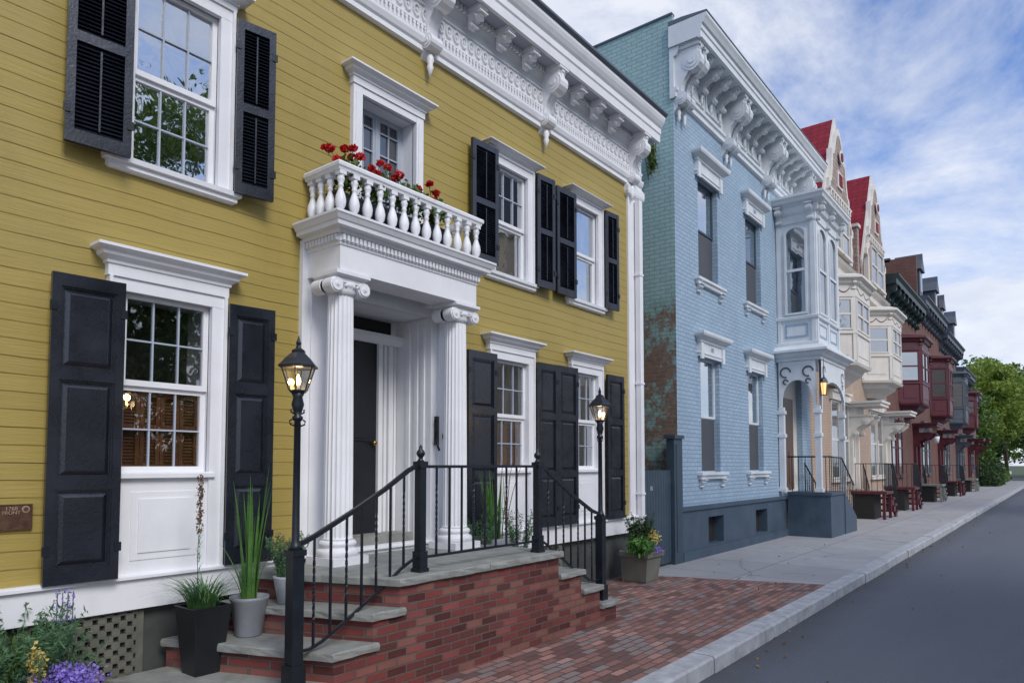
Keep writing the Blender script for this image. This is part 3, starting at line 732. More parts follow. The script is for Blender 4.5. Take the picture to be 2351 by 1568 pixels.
for k in range(1,10):
    x=3.90+1.5*k/10
    rl.twist(x,ry,zb_,zt_-.01,.0105,IRON,turns=2.2 if k%3==1 else 0)
def interp(pts,x):
    pts=sorted(pts)
    for a,b in zip(pts,pts[1:]):
        if a[0]<=x<=b[0]: return a[1]+(b[1]-a[1])*(x-a[0])/(b[0]-a[0])
    return pts[0][1] if x<pts[0][0] else pts[-1][1]
TL=[(3.86,1.64),(3.80,1.635),(3.74,1.61),(3.68,1.575),(3.5,1.47),(3.2,1.32),(2.9,1.18),(2.80,1.14),(2.72,1.13)]
BL=[(3.86,.93),(3.80,.925),(3.74,.90),(3.66,.86),(3.5,.76),(3.2,.59),(2.95,.46),(2.86,.43),(2.80,.43)]
TR=[(5.44,1.64),(5.50,1.635),(5.56,1.61),(5.62,1.575),(6.0,1.36),(6.4,1.17),(6.5,1.14),(6.57,1.13)]
BR=[(5.44,.93),(5.50,.92),(5.58,.88),(6.0,.62),(6.35,.44),(6.45,.42),(6.55,.42)]
for T,B,n in((TL,BL,7),(TR,BR,7)):
    rl.tube([(a,ry,b) for a,b in T],.021,IRON,4); rl.tube([(a,ry,b) for a,b in B],.013,IRON,4)
    lo=min(T[0][0],T[-1][0])+.03; hi=max(T[0][0],T[-1][0])-.03
    for k in range(1,n+1):
        x=lo+(hi-lo)*k/(n+1)
        if T is TL and x<2.84: continue
        rl.twist(x,ry,interp(B,x),interp(T,x),.0105,IRON,turns=2.2 if k%2 else 0)
rl.make('railing',ST)

# ================================================================== LAMP POSTS
def lamp(x,y,z0):
    L=thing('street_lamp','black cast iron lamp post with lit lantern beside the stoop','street lamp',(x,y,z0),'lamp posts at the stoop')
    q=MB(); s=.042
    q.box(x-.055,x+.055,y-.055,y+.055,z0,z0+.16,IRON); q.box(x-s,x+s,y-s,y+s,z0+.16,z0+.88,IRON); q.box(x-.052,x+.052,y-.052,y+.052,z0+.86,z0+.90,IRON)
    q.lathe(x,y,[(.05,z0+.90),(.035,z0+.93),(.026,z0+.96),(.024,z0+1.2),(.022,z0+1.74),(.035,z0+1.75),(.035,z0+1.77),(.022,z0+1.78),(.03,z0+1.81),(.042,z0+1.85),(.03,z0+1.9),(.045,z0+1.93)],IRON,14)
    for sx in(-1,1):
        q.tube([(x,y,z0+1.73),(x+sx*.03,y,z0+1.71),(x+sx*.055,y,z0+1.72),(x+sx*.06,y,z0+1.74),(x+sx*.045,y,z0+1.75)],.006,IRON,6)
        q.tube([(x,y,z0+1.80),(x+sx*.03,y,z0+1.79),(x+sx*.05,y,z0+1.80),(x+sx*.05,y,z0+1.82)],.006,IRON,6)
    q.make('post',L)
    q=MB(); zb=z0+1.93; zt=zb+.165
    q.lathe(x,y,[(.055,zb),(.06,zb+.015)],IRON,6,smooth=False,ph=pi/4)
    def ring(r,z): return [(x+r*math.cos(pi/4+k*pi/3),y+r*math.sin(pi/4+k*pi/3),z) for k in range(6)]
    a=ring(.060,zb+.012);b=ring(.113,zt)
    for k in range(6):
        q.tube([a[k],b[k]],.005,IRON,4); q.tube([b[k],b[(k+1)%6]],.006,IRON,4)
    q.lathe(x,y,[(.135,zt),(.135,zt+.012),(.115,zt+.03),(.09,zt+.06),(.055,zt+.092),(.046,zt+.10),(.046,zt+.115),(.03,zt+.125),(.02,zt+.13),(.014,zt+.15),(.02,zt+.165),(.012,zt+.18),(.002,zt+.215)],IRON,6,smooth=False,ph=pi/4)
    q.make('lantern_frame',L)
    q=MB(); a=ring(.057,zb+.014);b=ring(.109,zt-.004); q.add(a+b,[(k,(k+1)%6,6+(k+1)%6,6+k) for k in range(6)],WGL); q.make('lantern_glass',L)
    q=MB(); q.lathe(x,y,[(.012,zb+.015),(.012,zb+.05)],WH,8); q.lathe(x,y,[(.010,zb+.05),(.018,zb+.07),(.016,zb+.09),(.003,zb+.12)],BULB,10); q.make('bulb',L)
    ld=bpy.data.lights.new('lamp_light','POINT'); ld.energy=1.6; ld.color=(1,.60,.28); ld.shadow_soft_size=.03
    lo=bpy.data.objects.new('lamp_light',ld); COL.objects.link(lo); lo.parent=L; lo.location=(0,0,zb+.13-z0)
lamp(2.73,3.96,.20); lamp(6.59,3.97,.20)

# ================================================================== BLUE HOUSE
BH=thing('blue_house','light blue painted brick row house with heavy bracketed white cornice','house',(15,9,0))
FX=19.3
mb=MB()
bw_=[(12.20,13.14,5.12,7.06),(14.70,15.64,5.12,7.06),(12.22,13.12,1.52,3.66),(14.72,15.62,1.52,3.66)]
wall_open(mb,F0,11.2,FX,.92,9.0,bw_+[(17.05,18.6,1.0,3.9)],.16,BLU)
mb.make('wall',BH)
mb=MB(); mb.box(11.2,11.26,5.201,15,-.1,9.66,TEAL); mb.box(11.18,11.29,5.201,15.05,9.66,9.70,DBL); mb.box(11.2,FX,14.9,15,0,9.5,TEAL)
mb.make('side_wall',BH,label='teal painted brick side wall, paint peeling to bare brick')
mb=MB(); F2=(0,5.14,1,0)
wall_open(mb,F2,11.2,17.0,-.05,.90,[(12.35,13.08,.2,.70),(14.88,15.6,.2,.70)],.2,DBL); mb.box(11.17,17.0,5.105,5.22,.86,.93,DBL)
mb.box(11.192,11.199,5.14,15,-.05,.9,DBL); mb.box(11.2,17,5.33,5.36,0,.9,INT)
mb.box(11.2,17.0,5.10,5.138,-.05,.16,DBL)
mb.make('base',BH)
for i,(a0,a1,z0,z1) in enumerate(bw_):
    zm=(z0+z1)/2+(.0 if i<2 else -.05)
    dark=i<2
    w=window(BH,F0,a0,a1,z0+.001,z1,zm,cas=.1,fr=GATEM if dark else WH2,gl=GLS,cols=1,rows=(1,1),depth=.12,sill=False,casing=False,shade=(SCREEN,z0+.04,zm,'shade'))
    q=MB(); q.lbox(F0,a0+.03,a1-.03,-.112,-.106,z0+.03,zm-.02,SCREEN); q.make('screen',w)
    q=MB(); q.sweep([LP(F0,a0-.14,-.01),LP(F0,a0-.14,.04),LP(F0,a1+.14,.04),LP(F0,a1+.14,-.01)],[(0,z0-.13),(.02,z0-.12),(.03,z0-.06),(.06,z0-.05),(.06,z0-.002),(.03,z0+.004)],WH2)
    for xx in(a0-.1,a1-.0): console(q,F0,xx+.05,.1,z0-.13,.09,.16,WH2,pend=False)
    q.make('sill',w)
    h=hood(F0,a0-.12,a1+.12,z1+.0,z1+.44,.14,WH2,prof=[(0,0),(0,.1),(.1,.12),(.1,.18),(0,.2),(0,.55),(.2,.6),(.2,.68),(.5,.74),(.9,.82),(1,.9),(1,1)],base=.05)
    h.lbox(F0,a0-.12,a0+.0,.05,.08,z1-.05,z1+.24,WH2); h.lbox(F0,a1,a1+.12,.05,.08,z1-.05,z1+.24,WH2)
    ho=h.make('lintel',w)
    if i in(1,2): textmesh('101',.12,((a0+a1)/2,5.145,z1+.16),0,BLU,ho)
q=MB(); CX0,CX1=11.16,FX-.35
q.run(F0,[(.02,8.12),(.06,8.14),(.06,8.22),(.09,8.25),(.09,8.3),(.03,8.31),(.03,8.86),(.08,8.88),(.12,8.95),(.14,9.02)],CX0,CX1,WH2)
q.run(F0,[(.135,9.02),(.56,9.02),(.56,9.03)],CX0,CX1,WH2)
q.run(F0,[(.0,9.035),(.50,9.035),(.50,9.01),(.55,9.01),(.55,9.14),(.57,9.16),(.57,9.24),(.60,9.26),(.63,9.32),(.66,9.37),(.66,9.42)],CX0-.03,CX1+.03,WH2)
q.run(F0,[(.4,9.425),(.67,9.425),(.67,9.45),(.2,9.50)],CX0-.035,CX1+.04,ROOFG)
big=[11.38,13.60,15.92,18.30]
for a,b in zip(big,big[1:]):
    for k in range(2):
        x0=a+.25+(b-a-.5)/2*k+.04; x1=x0+(b-a-.5)/2-.08
        q.lbox(F0,x0,x1,.03,.06,8.42,8.46,WH2); q.lbox(F0,x0,x1,.03,.06,8.74,8.78,WH2); q.lbox(F0,x0,x0+.04,.03,.06,8.46,8.74,WH2); q.lbox(F0,x1-.04,x1,.03,.06,8.46,8.74,WH2)
x=CX0+.05
while x<CX1-.05: q.lbox(F0,x,x+.05,.12,.16,8.92,9.0,WH2); x+=.09
bc=q.make('cornice',BH)
for bx in big:
    for dx in(-.10,.12):
        q=MB(); console(q,F0,bx+dx,.13,9.02,.48,1.15,WH2); q.make('bracket',bc)
for a,b in zip(big,big[1:]):
    for k in(1,2,3,4):
        x=a+.02+(b-a)*k/5; q=MB(); console(q,F0,x,.13,9.02,.46,.42,WH2); q.make('bracket',bc)
mb=MB(); mb.add([(11.27,5.0,9.45),(FX,5.0,9.45),(FX,14.9,9.6),(11.27,14.9,9.6)],[(0,1,2,3)],ROOFG); mb.make('roof',BH)
OX0,OX1,OY=16.75,18.75,4.32
op_=[(OX0,5.2),(OX0,OY),(OX1,OY),(OX1,5.2)]
q=MB(); q.sweep(op_,[(0,4.40),(0,7.60)],WH2,caps=(True,True))
q.sweep(op_,[(.02,4.40),(.05,4.42),(.05,4.5),(.0,4.52)],WH2); q.sweep(op_,[(.0,5.02),(.05,5.04),(.06,5.1),(.02,5.12)],WH2)
q.sweep(op_,[(.0,7.30),(.03,7.32),(.03,7.5),(.08,7.55),(.10,7.62),(.10,7.68),(.16,7.72),(.24,7.76),(.26,7.82),(.29,7.86),(.29,7.91),(.0,7.96)],WH2)
FS=(OX0,5.2,0,-1); FF=(OX0,OY,1,0)
q.lbox(FS,.02,.10,.0,.03,4.5,7.3,WH2); q.lbox(FS,.78,.88,.0,.03,4.5,7.3,WH2)
q.lbox(FF,0,.12,.0,.031,4.5,7.3,WH2); q.lbox(FF,.94,1.06,.0,.031,4.5,7.3,WH2); q.lbox(FF,1.88,2.0,0,.031,4.5,7.3,WH2)
for G,a,b in((FS,.18,.70),(FF,.2,.86),(FF,1.14,1.8)):
    q.lbox(G,a,b,0,.012,4.62,4.66,BLU); q.lbox(G,a,b,0,.012,4.90,4.94,BLU); q.lbox(G,a,a+.04,0,.012,4.66,4.90,BLU); q.lbox(G,b-.04,b,0,.012,4.66,4.90,BLU)
for aa in(.05,.94,1.9): console(q,FF,aa+.05,.1,7.7,.20,.42,WH2,pend=False)
console(q,FS,.1,.1,7.7,.20,.42,WH2,pend=False); console(q,FS,.8,.1,7.7,.20,.42,WH2,pend=False)
orl=q.make('oriel_bay',BH)
def archwin(par,F,a0,a1,z0,z1,fr,gl,arch=True,mid=True):
    q=MB(); g=MB(); r=(a1-a0)/2; c=(a0+a1)/2; zc=z1-r*.7 if arch else z1
    pts=[(a0,z0),(a1,z0)]+([(c+r*math.cos(pi*k/10),zc+.7*r*math.sin(pi*k/10)) for k in range(11)] if arch else [(a1,z1),(a0,z1)])
    g.add([(*LP(F,a,.008),z) for a,z in pts],[tuple(range(len(pts)))],gl)
    n=len(pts); cx,cz=c,(z0+z1)/2
    V=[]
    for sc,o in((1.0,.008),(1.,.04),(1+.10,.04),(1+.10,.0)):
        for a,z in pts: V.append((*LP(F,cx+(a-cx)*(1 if sc==1 else 1+.045/r),o),cz+(z-cz)*(1 if sc==1 else 1+.045/((z1-z0)/2))))
    q.add(V,[(j*n+i,j*n+(i+1)%n,(j+1)*n+(i+1)%n,(j+1)*n+i) for j in range(3) for i in range(n)],fr)
    if mid: q.lbox(F,a0,a1,.009,.034,(z0+z1)/2-.03,(z0+z1)/2+.03,fr)
    w=q.make('window',par); g.make('glass',w,norm=False); return w
archwin(orl,FS,.24,.66,5.2,7.2,WH2,DG); archwin(orl,FF,.24,.84,5.2,7.2,WH2,DG); archwin(orl,FF,1.16,1.76,5.2,7.2,WH2,DG)
q=MB(); cp=[(16.62,5.2),(16.62,4.22),(18.95,4.22),(18.95,5.2)]
q.sweep(cp,[(-.06,4.05),(.0,4.06),(.0,4.12),(.06,4.15),(.10,4.22),(.18,4.25),(.18,4.30),(.05,4.40)],WH2)
def arch(F,a0,a1,zt,zb,w=.06,mat=WH2):
    m=12; c=(a0+a1)/2; r=(a1-a0)/2-.06
    P=[(a0,zt),(a0,zb),(a0+.06,zb)]+[(c-r*math.cos(pi*k/m),zb+.12+(zt-zb-.55)*math.sin(pi*k/m)**.8) for k in range(m+1)]+[(a1-.06,zb),(a1,zb),(a1,zt)]
    n=len(P); top=[(p[0],zt) for p in P]
    V=[(*LP(F,a,o),z) for o in(0,w) for a,z in P]+[(*LP(F,a,o),z) for o in(0,w) for a,z in top]
    Fs=[]
    for k in range(1,n-2):
        Fs.append((k,k+1,2*n+k+1,2*n+k)); Fs.append((n+k,n+k+1,3*n+k+1,3*n+k)); Fs.append((k,k+1,n+k+1,n+k))
    q.add(V,Fs,mat)
FSp=(16.70,5.2,0,-1); FFp=(16.70,4.30,1,0)
arch(FSp,.04,.86,4.05,2.9); arch(FFp,.04,2.2,4.05,2.9)
for G,cs in((FSp,(.20,.70)),(FFp,(.25,1.95))):
    for c in cs:
        for r,zc in((.13,3.80),(.07,3.58)):
            m=14; V=[]
            for rr in(r,r-.035):
                for i in range(m): t=2*pi*i/m*.85; V.append((*LP(G,c+rr*math.cos(t),.075),zc+rr*math.sin(t)))
            q.add(V,[(i,i+1,m+i+1,m+i) for i in range(m-1)],DBL)
q.make('porch_canopy',BH)
for (px,py) in((16.70,5.12),(16.70,4.32),(18.88,4.32)):
    q=MB(); q.box(px-.06,px+.06,py-.06,py+.06,1.05,3.0,WH2)
    for z in(1.05,2.3,2.84): q.box(px-.085,px+.085,py-.085,py+.085,z,z+.08,WH2)
    q.make('porch_post',BH)
q=MB(); q.box(17.05,18.6,5.34,5.37,1.0,3.9,CREAM); q.box(17.3,18.2,5.31,5.34,1.05,3.3,DOORB); q.box(17.4,17.7,5.30,5.31,1.2,2.0,DOORB); q.box(17.8,18.1,5.30,5.31,1.2,2.0,DOORB); q.make('front_door',BH)
q=MB(); q.box(16.95,18.2,4.15,5.1,-.05,.96,DBL); q.box(16.92,18.23,4.12,5.1,.96,1.03,DBL)
for k in range(4): q.box(18.2+.28*k,18.48+.28*k,4.25,5.1,-.05,.80-.2*k,DBL)
q.prism([(18.2,-.05),(19.35,-.05),(19.35,.35),(18.2,1.0)],'y',4.13,4.24,DBL)
q.make('stoop',BH)
q=MB()
def handrail(q,pts,y,n=8,mat=IRON,drop=.75):
    q.tube([(a,y,b) for a,b in pts],.018,mat,6)
    lo,hi=pts[0][0],pts[-1][0]
    for k in range(n+1):
        x=lo+(hi-lo)*k/n; z=interp(pts,x); q.tube([(x,y,z-drop),(x,y,z)],.010,mat,4)
handrail(q,[(16.98,1.85),(17.3,1.84),(18.1,1.83),(19.3,1.15)],4.17,n=14,drop=.8)
q.tube([(16.98,4.17,1.85),(16.98,5.1,1.85)],.018,IRON,6)
for k in range(6): q.tube([(16.98,4.25+.15*k,1.03),(16.98,4.25+.15*k,1.85)],.01,IRON,4)
handrail(q,[(18.2,1.7),(19.3,1.1)],5.05,n=6); q.make('railing',BH)
LT=thing('porch_lantern','small lit metal lantern hanging at the porch of the blue house','lantern',(16.62,4.16,3.2))
q=MB(); q.lathe(16.62,4.16,[(.05,3.22),(.05,3.24)],BRASS,6); q.lathe(16.62,4.16,[(.09,3.52),(.06,3.60),(.01,3.64)],IRON,6,smooth=False); q.tube([(16.62,4.16,3.62),(16.62,4.16,4.05)],.008,IRON,4); 
for k in range(6): a=k*pi/3; q.tube([(16.62+.055*math.cos(a),4.16+.055*math.sin(a),3.22),(16.62+.085*math.cos(a),4.16+.085*math.sin(a),3.53)],.006,IRON,4)
q.make('lantern_frame',LT)
q=MB(); q.lathe(16.62,4.16,[(.045,3.24),(.07,3.5)],WARMG,6,smooth=False); q.make('lantern_glass',LT)
GT=thing('wooden_gate','tall blue grey plank gate closing the gap between the houses','gate',(10.4,5.2,0))
q=MB(); x=9.90
while x<10.82: q.box(x+.003,min(x+.092,10.83),5.16,5.185,.04,1.57,GATEM); x+=.095
q.box(9.9,10.83,5.186,5.21,.3,.42,GATEM); q.box(9.9,10.83,5.186,5.21,1.25,1.37,GATEM)
g1=q.make('gate_panel',GT); textmesh('15',.09,(10.12,5.155,1.28),0,WH,g1,depth=.001)
q=MB(); q.box(10.85,11.17,5.10,5.24,-.05,2.1,GATEM); q.box(10.82,11.19,5.07,5.27,2.1,2.16,GATEM); q.box(10.93,11.09,5.09,5.10,.2,2.0,GATEM); q.make('gate_post',GT)
# ================================================================== FAR HOUSES
def bay(par,x0,x1,yf,z0,z1,ins,mat,trim,panel=None,proj=.22,n=2):
    pl=[(x0,5.2),(x0+ins,yf),(x1-ins,yf),(x1,5.2)]
    q=MB(); q.sweep(pl,[(-.55,z0-.55),(-.42,z0-.40),(-.2,z0-.25),(-.14,z0-.12),(.02,z0-.08),(.05,z0),(0,z0+.02),(0,z1)],mat)
    q.sweep(pl,[(0,z0+.78),(.04,z0+.80),(.04,z0+.87),(0,z0+.9)],trim)
    q.sweep(pl,[(0,z1-.45),(.04,z1-.42),(.04,z1-.1),(.10,z1-.05),(.13,z1+.03),(proj,z1+.08),(proj,z1+.15),(0,z1+.24)],trim)
    facs=[]
    for a,b in zip(pl,pl[1:]):
        dx,dy=b[0]-a[0],b[1]-a[1]; l=math.hypot(dx,dy); facs.append(((a[0],a[1],dx/l,dy/l),l))
    for G,l in facs:
        q.lbox(G,0,.09,-.01,.03,z0+.05,z1-.4,trim); q.lbox(G,l-.09,l,-.01,.03,z0+.05,z1-.4,trim)
        q.lbox(G,.2,l-.2,0,.015,z0+.2,z0+.65,trim)
        if panel:
            m=16; V=[]
            for k in range(m+1):
                t=k/m; a=.15+(l-.3)*t; zz=z1-.16-.12*abs(math.sin(pi*t*2)); V+= [(*LP(G,a,.045),zz),(*LP(G,a,.045),zz-.035)]
            q.add(V,[(2*k,2*k+1,2*k+3,2*k+2) for k in range(m)],panel)
        for a in(.05,l-.05): console(q,G,a,.07,z1+.05,.14,.3,trim,pend=False)
    o=q.make('bay_window',par)
    for G,l in facs:
        m=n if l>1.5 else 1
        for k in range(m):
            a=.14+(l-.2)/m*k; b=a+(l-.2)/m-.08
            archwin(o,G,a,b,z0+.95,z1-.5,trim,DG,arch=False)
    return o
def simplewin(par,a0,a1,z0,z1,trim,y=5.2,lint=True):
    F=(0,y,1,0); w=archwin(par,F,a0,a1,z0,z1,trim,DG,arch=False)
    q=MB(); q.lbox(F,a0-.12,a1+.12,0,.10,z0-.14,z0-.06,trim); q.make('sill',w)
    if lint:
        q=MB(); q.run(F,[(.1,z1+.06),(.1,z1+.28),(.15,z1+.28),(.15,z1+.34)],a0-.12,a1+.12,trim); q.make('lintel',w)
    return w
def stoop(name,label,x0,x1,h,yf,mat,rail=IRON,grp='stoops along the row'):
    T=thing(name,label,'stairs',((x0+x1)/2,4.8,0),grp)
    q=MB(); n=max(2,round(h/.19)); q.box(x0,x1,yf,5.19,h-.08,h,mat)
    for px in(x0+.06,x1-.1): q.box(px,px+.08,yf+.05,yf+.13,-.05,h-.081,mat)
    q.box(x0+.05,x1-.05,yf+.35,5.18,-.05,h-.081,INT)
    for k in range(1,n):
        a=x1+.28*(k-1); q.box(a,a+.30,yf,5.18,h-h/n*k-.06,h-h/n*k,mat); q.box(a,a+.28,yf+.04,yf+.08,h-h/n*k-.25 if k<n-1 else -.05,h-h/n*k-.061,mat)
    q.prism([(x1,h-.1),(x1,h-.3),(x1+.28*(n-1),-.02),(x1+.28*(n-1),.12)],'y',yf+.085,yf+.13,mat)
    q.make('steps',T)
    q=MB(); xe=x1+.28*(n-1)
    handrail(q,[(x0+.02,h+.85),(x1,h+.85),(xe,.9)],yf+.05,n=16,drop=.8); handrail(q,[(x1,h+.85),(xe,.9)],5.05,n=7,drop=.8)
    q.tube([(x0+.02,yf+.05,h+.85),(x0+.02,5.1,h+.85)],.016,rail,4)
    for k in range(6): q.tube([(x0+.02,yf+.15*k+.1,h),(x0+.02,yf+.15*k+.1,h+.85)],.01,rail,4)
    q.make('railing',T)
    return T
def door(par,a0,a1,z0,z1,trim,mat):
    q=MB(); F=F0; q.lbox(F,a0,a1,0,.02,z0,z1,mat); q.lbox(F,a0-.15,a0,0,.12,z0,z1+.1,trim); q.lbox(F,a1,a1+.15,0,.12,z0,z1+.1,trim); q.lbox(F,a0-.2,a1+.2,0,.25,z1+.1,z1+.35,trim)
    for a in(a0-.12,a1+.12): console(q,F,a,.1,z1+.1,.7,.7,trim,pend=False)
    q.lbox(F,a0-.3,a1+.3,0,.95,z1+.351,z1+.45,trim); q.lbox(F,a0-.34,a1+.34,0,.99,z1+.45,z1+.52,trim)
    q.lbox(F,a0+.1,a1-.1,.02,.03,z0+.1,z0+.9,mat); q.lbox(F,a0+.12,a1-.12,.02,.026,z0+1.0,z1-.5,DG); q.make('door',par)
for hx,lab in((19.31,'tan brick row house with cream bay and red shingled gable'),(24.5,'tan brick row house with cream bay and red shingled gable')):
    T=thing('gabled_row_house',lab,'house',(hx+2.5,9,0),'tan twin houses')
    q=MB(); q.box(hx,hx+5.18,5.2,15,-.1,7.7,TANB); q.make('wall',T)
    q=MB(); q.run(F0,[(0,7.4),(.08,7.45),(.1,7.6),(.2,7.7),(.25,7.78),(0,7.85)],hx,hx+5.17,CREAM); q.make('cornice',T)
    gx=hx+2.75; zb=7.85
    half=[(1.45,zb),(1.45,8.75),(1.62,8.8),(1.62,9.0),(1.42,9.05),(1.30,9.25),(1.22,9.6),(1.20,9.85),(1.04,9.9),(.92,10.2),(.84,10.6),(.80,10.85),(.62,10.9),(.48,11.1),(.36,11.4),(.20,11.62),(0,11.70)]
    out=[(gx-a,z) for a,z in half]+[(gx+a,z) for a,z in half[::-1][1:]]
    cz=9.4
    inn=[(gx+(x-gx)*.86,cz+(z-cz)*.92-.02) for x,z in out]
    q=MB()
    n=len(out)
    V=[(x,4.95,z) for x,z in out]+[(x,5.10,z) for x,z in out]+[(x,4.95,z) for x,z in inn]
    q.add(V,[(i,(i+1)%n,n+(i+1)%n,n+i) for i in range(n)]+[(i,(i+1)%n,2*n+(i+1)%n,2*n+i) for i in range(n)],CREAM)
    h=len(half)
    V=[(x,4.955,z) for x,z in inn]
    q.add(V,[(i,i+1,n-2-i,n-1-i) for i in range(h-2)]+[(h-2,h-1,h)],PINKS)
    V=[(x,5.10,z) for x,z in out]; q.add(V,[(i,i+1,n-2-i,n-1-i) for i in range(h-2)]+[(h-2,h-1,h)],CREAM)
    q.box(gx-.28,gx+.28,4.92,4.955,9.85,10.35,CREAM); q.box(gx-.17,gx+.17,4.90,4.92,9.93,10.27,REDR)
    q.lathe(gx,4.90,[(.2,-.03),(.2,0)],CREAM,20,ax='y',cz=10.80); q.lathe(gx,4.87,[(.13,-.02),(.13,0)],REDR,20,ax='y',cz=10.80)
    for k in range(9): q.lbox((0,4.955,1,0),gx-1.2+.28*k,gx-1.08+.28*k,0,.05,9.32,9.5,CREAM)
    q.box(gx-1.28,gx+1.28,4.90,4.955,9.5,9.57,CREAM)
    q.make('gable',T)
    q=MB()
    for sx in(-1,1):
        a=(gx+sx*1.95,8.35);b=(gx,11.90)
        V=[(a[0],5.101,a[1]),(b[0],5.101,b[1]),(b[0],11,b[1]),(a[0],11,a[1]),(a[0],5.101,a[1]+.14),(b[0],5.101,b[1]+.14),(b[0],11,b[1]+.14),(a[0],11,a[1]+.14)]
        q.add(V,[(0,1,2,3),(4,5,6,7),(0,1,5,4),(1,2,6,5),(2,3,7,6),(3,0,4,7)],REDR)
        P=[(a[0],a[1]-.08),(a[0],a[1]+.17),(b[0],b[1]+.17),(b[0],b[1]-.12)]; q.prism(P,'y',5.04,5.10,CREAM)
    q.prism([(gx-1.7,7.86),(gx+1.7,7.86),(gx+1.7,8.45),(gx,11.8),(gx-1.7,8.45)],'y',5.12,5.2,PINKS)
    q.add([(hx,5.1,7.85),(hx+5.18,5.1,7.85),(hx+5.18,6.0,10.4),(hx,6.0,10.4)],[(0,1,2,3)],REDR); q.add([(hx,6.0,10.4),(hx+5.18,6.0,10.4),(hx+5.18,14,10.5),(hx,14,10.5)],[(0,1,2,3)],ROOFG)
    q.box(hx,hx+.05,5.2,14,7.7,10.2,REDR)
    rf=q.make('roof',T)
    q=MB(); q.box(hx-.05,hx+.22,5.0,5.9,7.8,9.4,PINKS); q.box(hx-.10,hx+.27,4.95,5.95,9.4,9.5,CREAM); q.make('party_wall',T)
    simplewin(T,gx-.95,gx-.1,8.0,9.2,CREAM,4.955,False); simplewin(T,gx+.1,gx+.95,8.0,9.2,CREAM,4.955,False)
    bay(T,hx+1.05,hx+3.95,4.38,4.5,6.75,.60,CREAM,CREAM,MAROON)
    simplewin(T,hx+2.1,hx+2.95,1.3,3.5,CREAM); simplewin(T,hx+3.25,hx+4.1,1.3,3.5,CREAM)
    door(T,hx+4.35,hx+5.0,.9,3.1,CREAM,CREAM)
    q=MB(); q.run(F0,[(.04,-.05),(.04,.7),(.02,.75)],hx,hx+5.17,TANB); q.make('base',T)
stoop('stoop','maroon wooden stoop with black iron railing',23.6,24.7,.85,4.2,MAROON)
stoop('stoop','maroon wooden stoop with black iron railing',28.8,29.8,.85,4.2,MAROON)
def rowhouse(x0,x1,zt,wall,trim,lab,baymat=None,mans=None,bx=None,bz=(4.2,7.0),doorm=MAROON,wt=None,grp='row houses down the street'):
    wt=wt or trim
    T=thing('row_house',lab,'house',((x0+x1)/2,9,0),grp)
    q=MB(); q.box(x0,x1-.01,5.2,15,-.1,zt,wall); q.make('wall',T)
    q=MB()
    q.run(F0,[(0,zt-.9),(.05,zt-.88),(.05,zt-.35),(.12,zt-.3),(.45,zt-.28),(.45,zt-.1),(.55,zt),(.55,zt+.06),(0,zt+.12)],x0+.02,x1-.03,trim)
    c=q.make('cornice',T)
    k=int((x1-x0)/.9)
    for i in range(k+1):
        q=MB(); console(q,F0,x0+.2+(x1-x0-.45)*i/k,.16,zt-.28,.42,.75,trim,pend=False); q.make('bracket',c)
    if mans:
        q=MB(); q.add([(x0,5.1,zt+.1),(x1,5.1,zt+.1),(x1,6.2,zt+2.0),(x0,6.2,zt+2.0)],[(0,1,2,3)],mans); q.box(x0,x0+.2,5.1,9,zt,zt+2.0,wall); q.box(x0,x1,6.2,10,zt+1.9,zt+2.1,trim)
        q.box(x0+.1,x0+.7,7,7.8,zt,zt+3.0,wall); q.box(x0+.05,x0+.75,6.95,7.85,zt+3.0,zt+3.15,trim)
        q.make('mansard_roof',T)
        for i in range(2):
            dx=x0+1.3+(x1-x0-2.6)*i; q=MB(); q.box(dx-.45,dx+.45,5.1,6.2,zt+.3,zt+1.55,trim); q.prism([(dx-.6,zt+1.55),(dx+.6,zt+1.55),(dx+.1,zt+2.1),(dx,zt+2.4),(dx-.1,zt+2.1)],'y',5.0,6.2,trim); q.box(dx-.28,dx+.28,5.08,5.1,zt+.5,zt+1.4,DG); q.make('dormer',T)
    if bx:
        bay(T,bx[0],bx[1],4.42,bz[0],bz[1],.5,baymat,baymat,trim)
    for (a,b) in((.10,.22),(.28,.40)):
        a0=x0+(x1-x0)*a; a1=a0+.85
        simplewin(T,a0,a1,1.3,3.4,wt)
        simplewin(T,a0,a1,5.0,6.9,wt)
    door(T,x1-1.5,x1-.6,.8,3.0,baymat or trim,doorm)
    return T
rowhouse(29.7,37.2,8.9,BRK1,GREENC,'brick row house with green cornice and maroon bay window',MAROON,None,(32.3,35.2),(4.2,6.8),wt=MAROON)
rowhouse(37.2,45.0,9.5,BRK1,GREYT,'red brick row house with grey mansard roof and dormers',MAROON,SLATE,(41.0,43.6),(4.2,7.0))
rowhouse(45.0,53.0,9.0,BRK2,GREYT,'brown brick row house with grey cornice and slate mansard',GREYT,SLATE,(48.6,51.2),(4.2,7.0))
rowhouse(53.0,60.0,7.9,BRK1,GREYT,'red brick row house with grey trim',MAROON,None,(55.5,57.6),(4.2,6.4))
rowhouse(60.0,65.0,7.0,BRK2,GREYT,'low brown brick row house at the end of the row',MAROON,None,None)
stoop('stoop','dark stone stoop with black iron railing',36.2,37.2,.8,4.2,STONE)
stoop('stoop','maroon wooden stoop with black iron railing',43.8,45.0,.8,4.2,MAROON)
stoop('stoop','dark stone stoop with black iron railing',51.8,53.0,.8,4.2,STONE)
WL=thing('wall_lantern','lit double wall lantern beside a far doorway','lantern',(40.2,4.9,3.0))
q=MB(); q.tube([(40.2,5.2,3.1),(40.2,4.9,3.25),(40.2,4.85,3.1)],.02,IRON,5); q.lathe(40.2,4.85,[(.16,3.1),(.02,3.25)],IRON,6); q.make('bracket',WL)
q=MB(); q.lathe(40.2,4.85,[(.09,2.75),(.14,3.08)],WH,6); q.make('lantern_glass',WL)
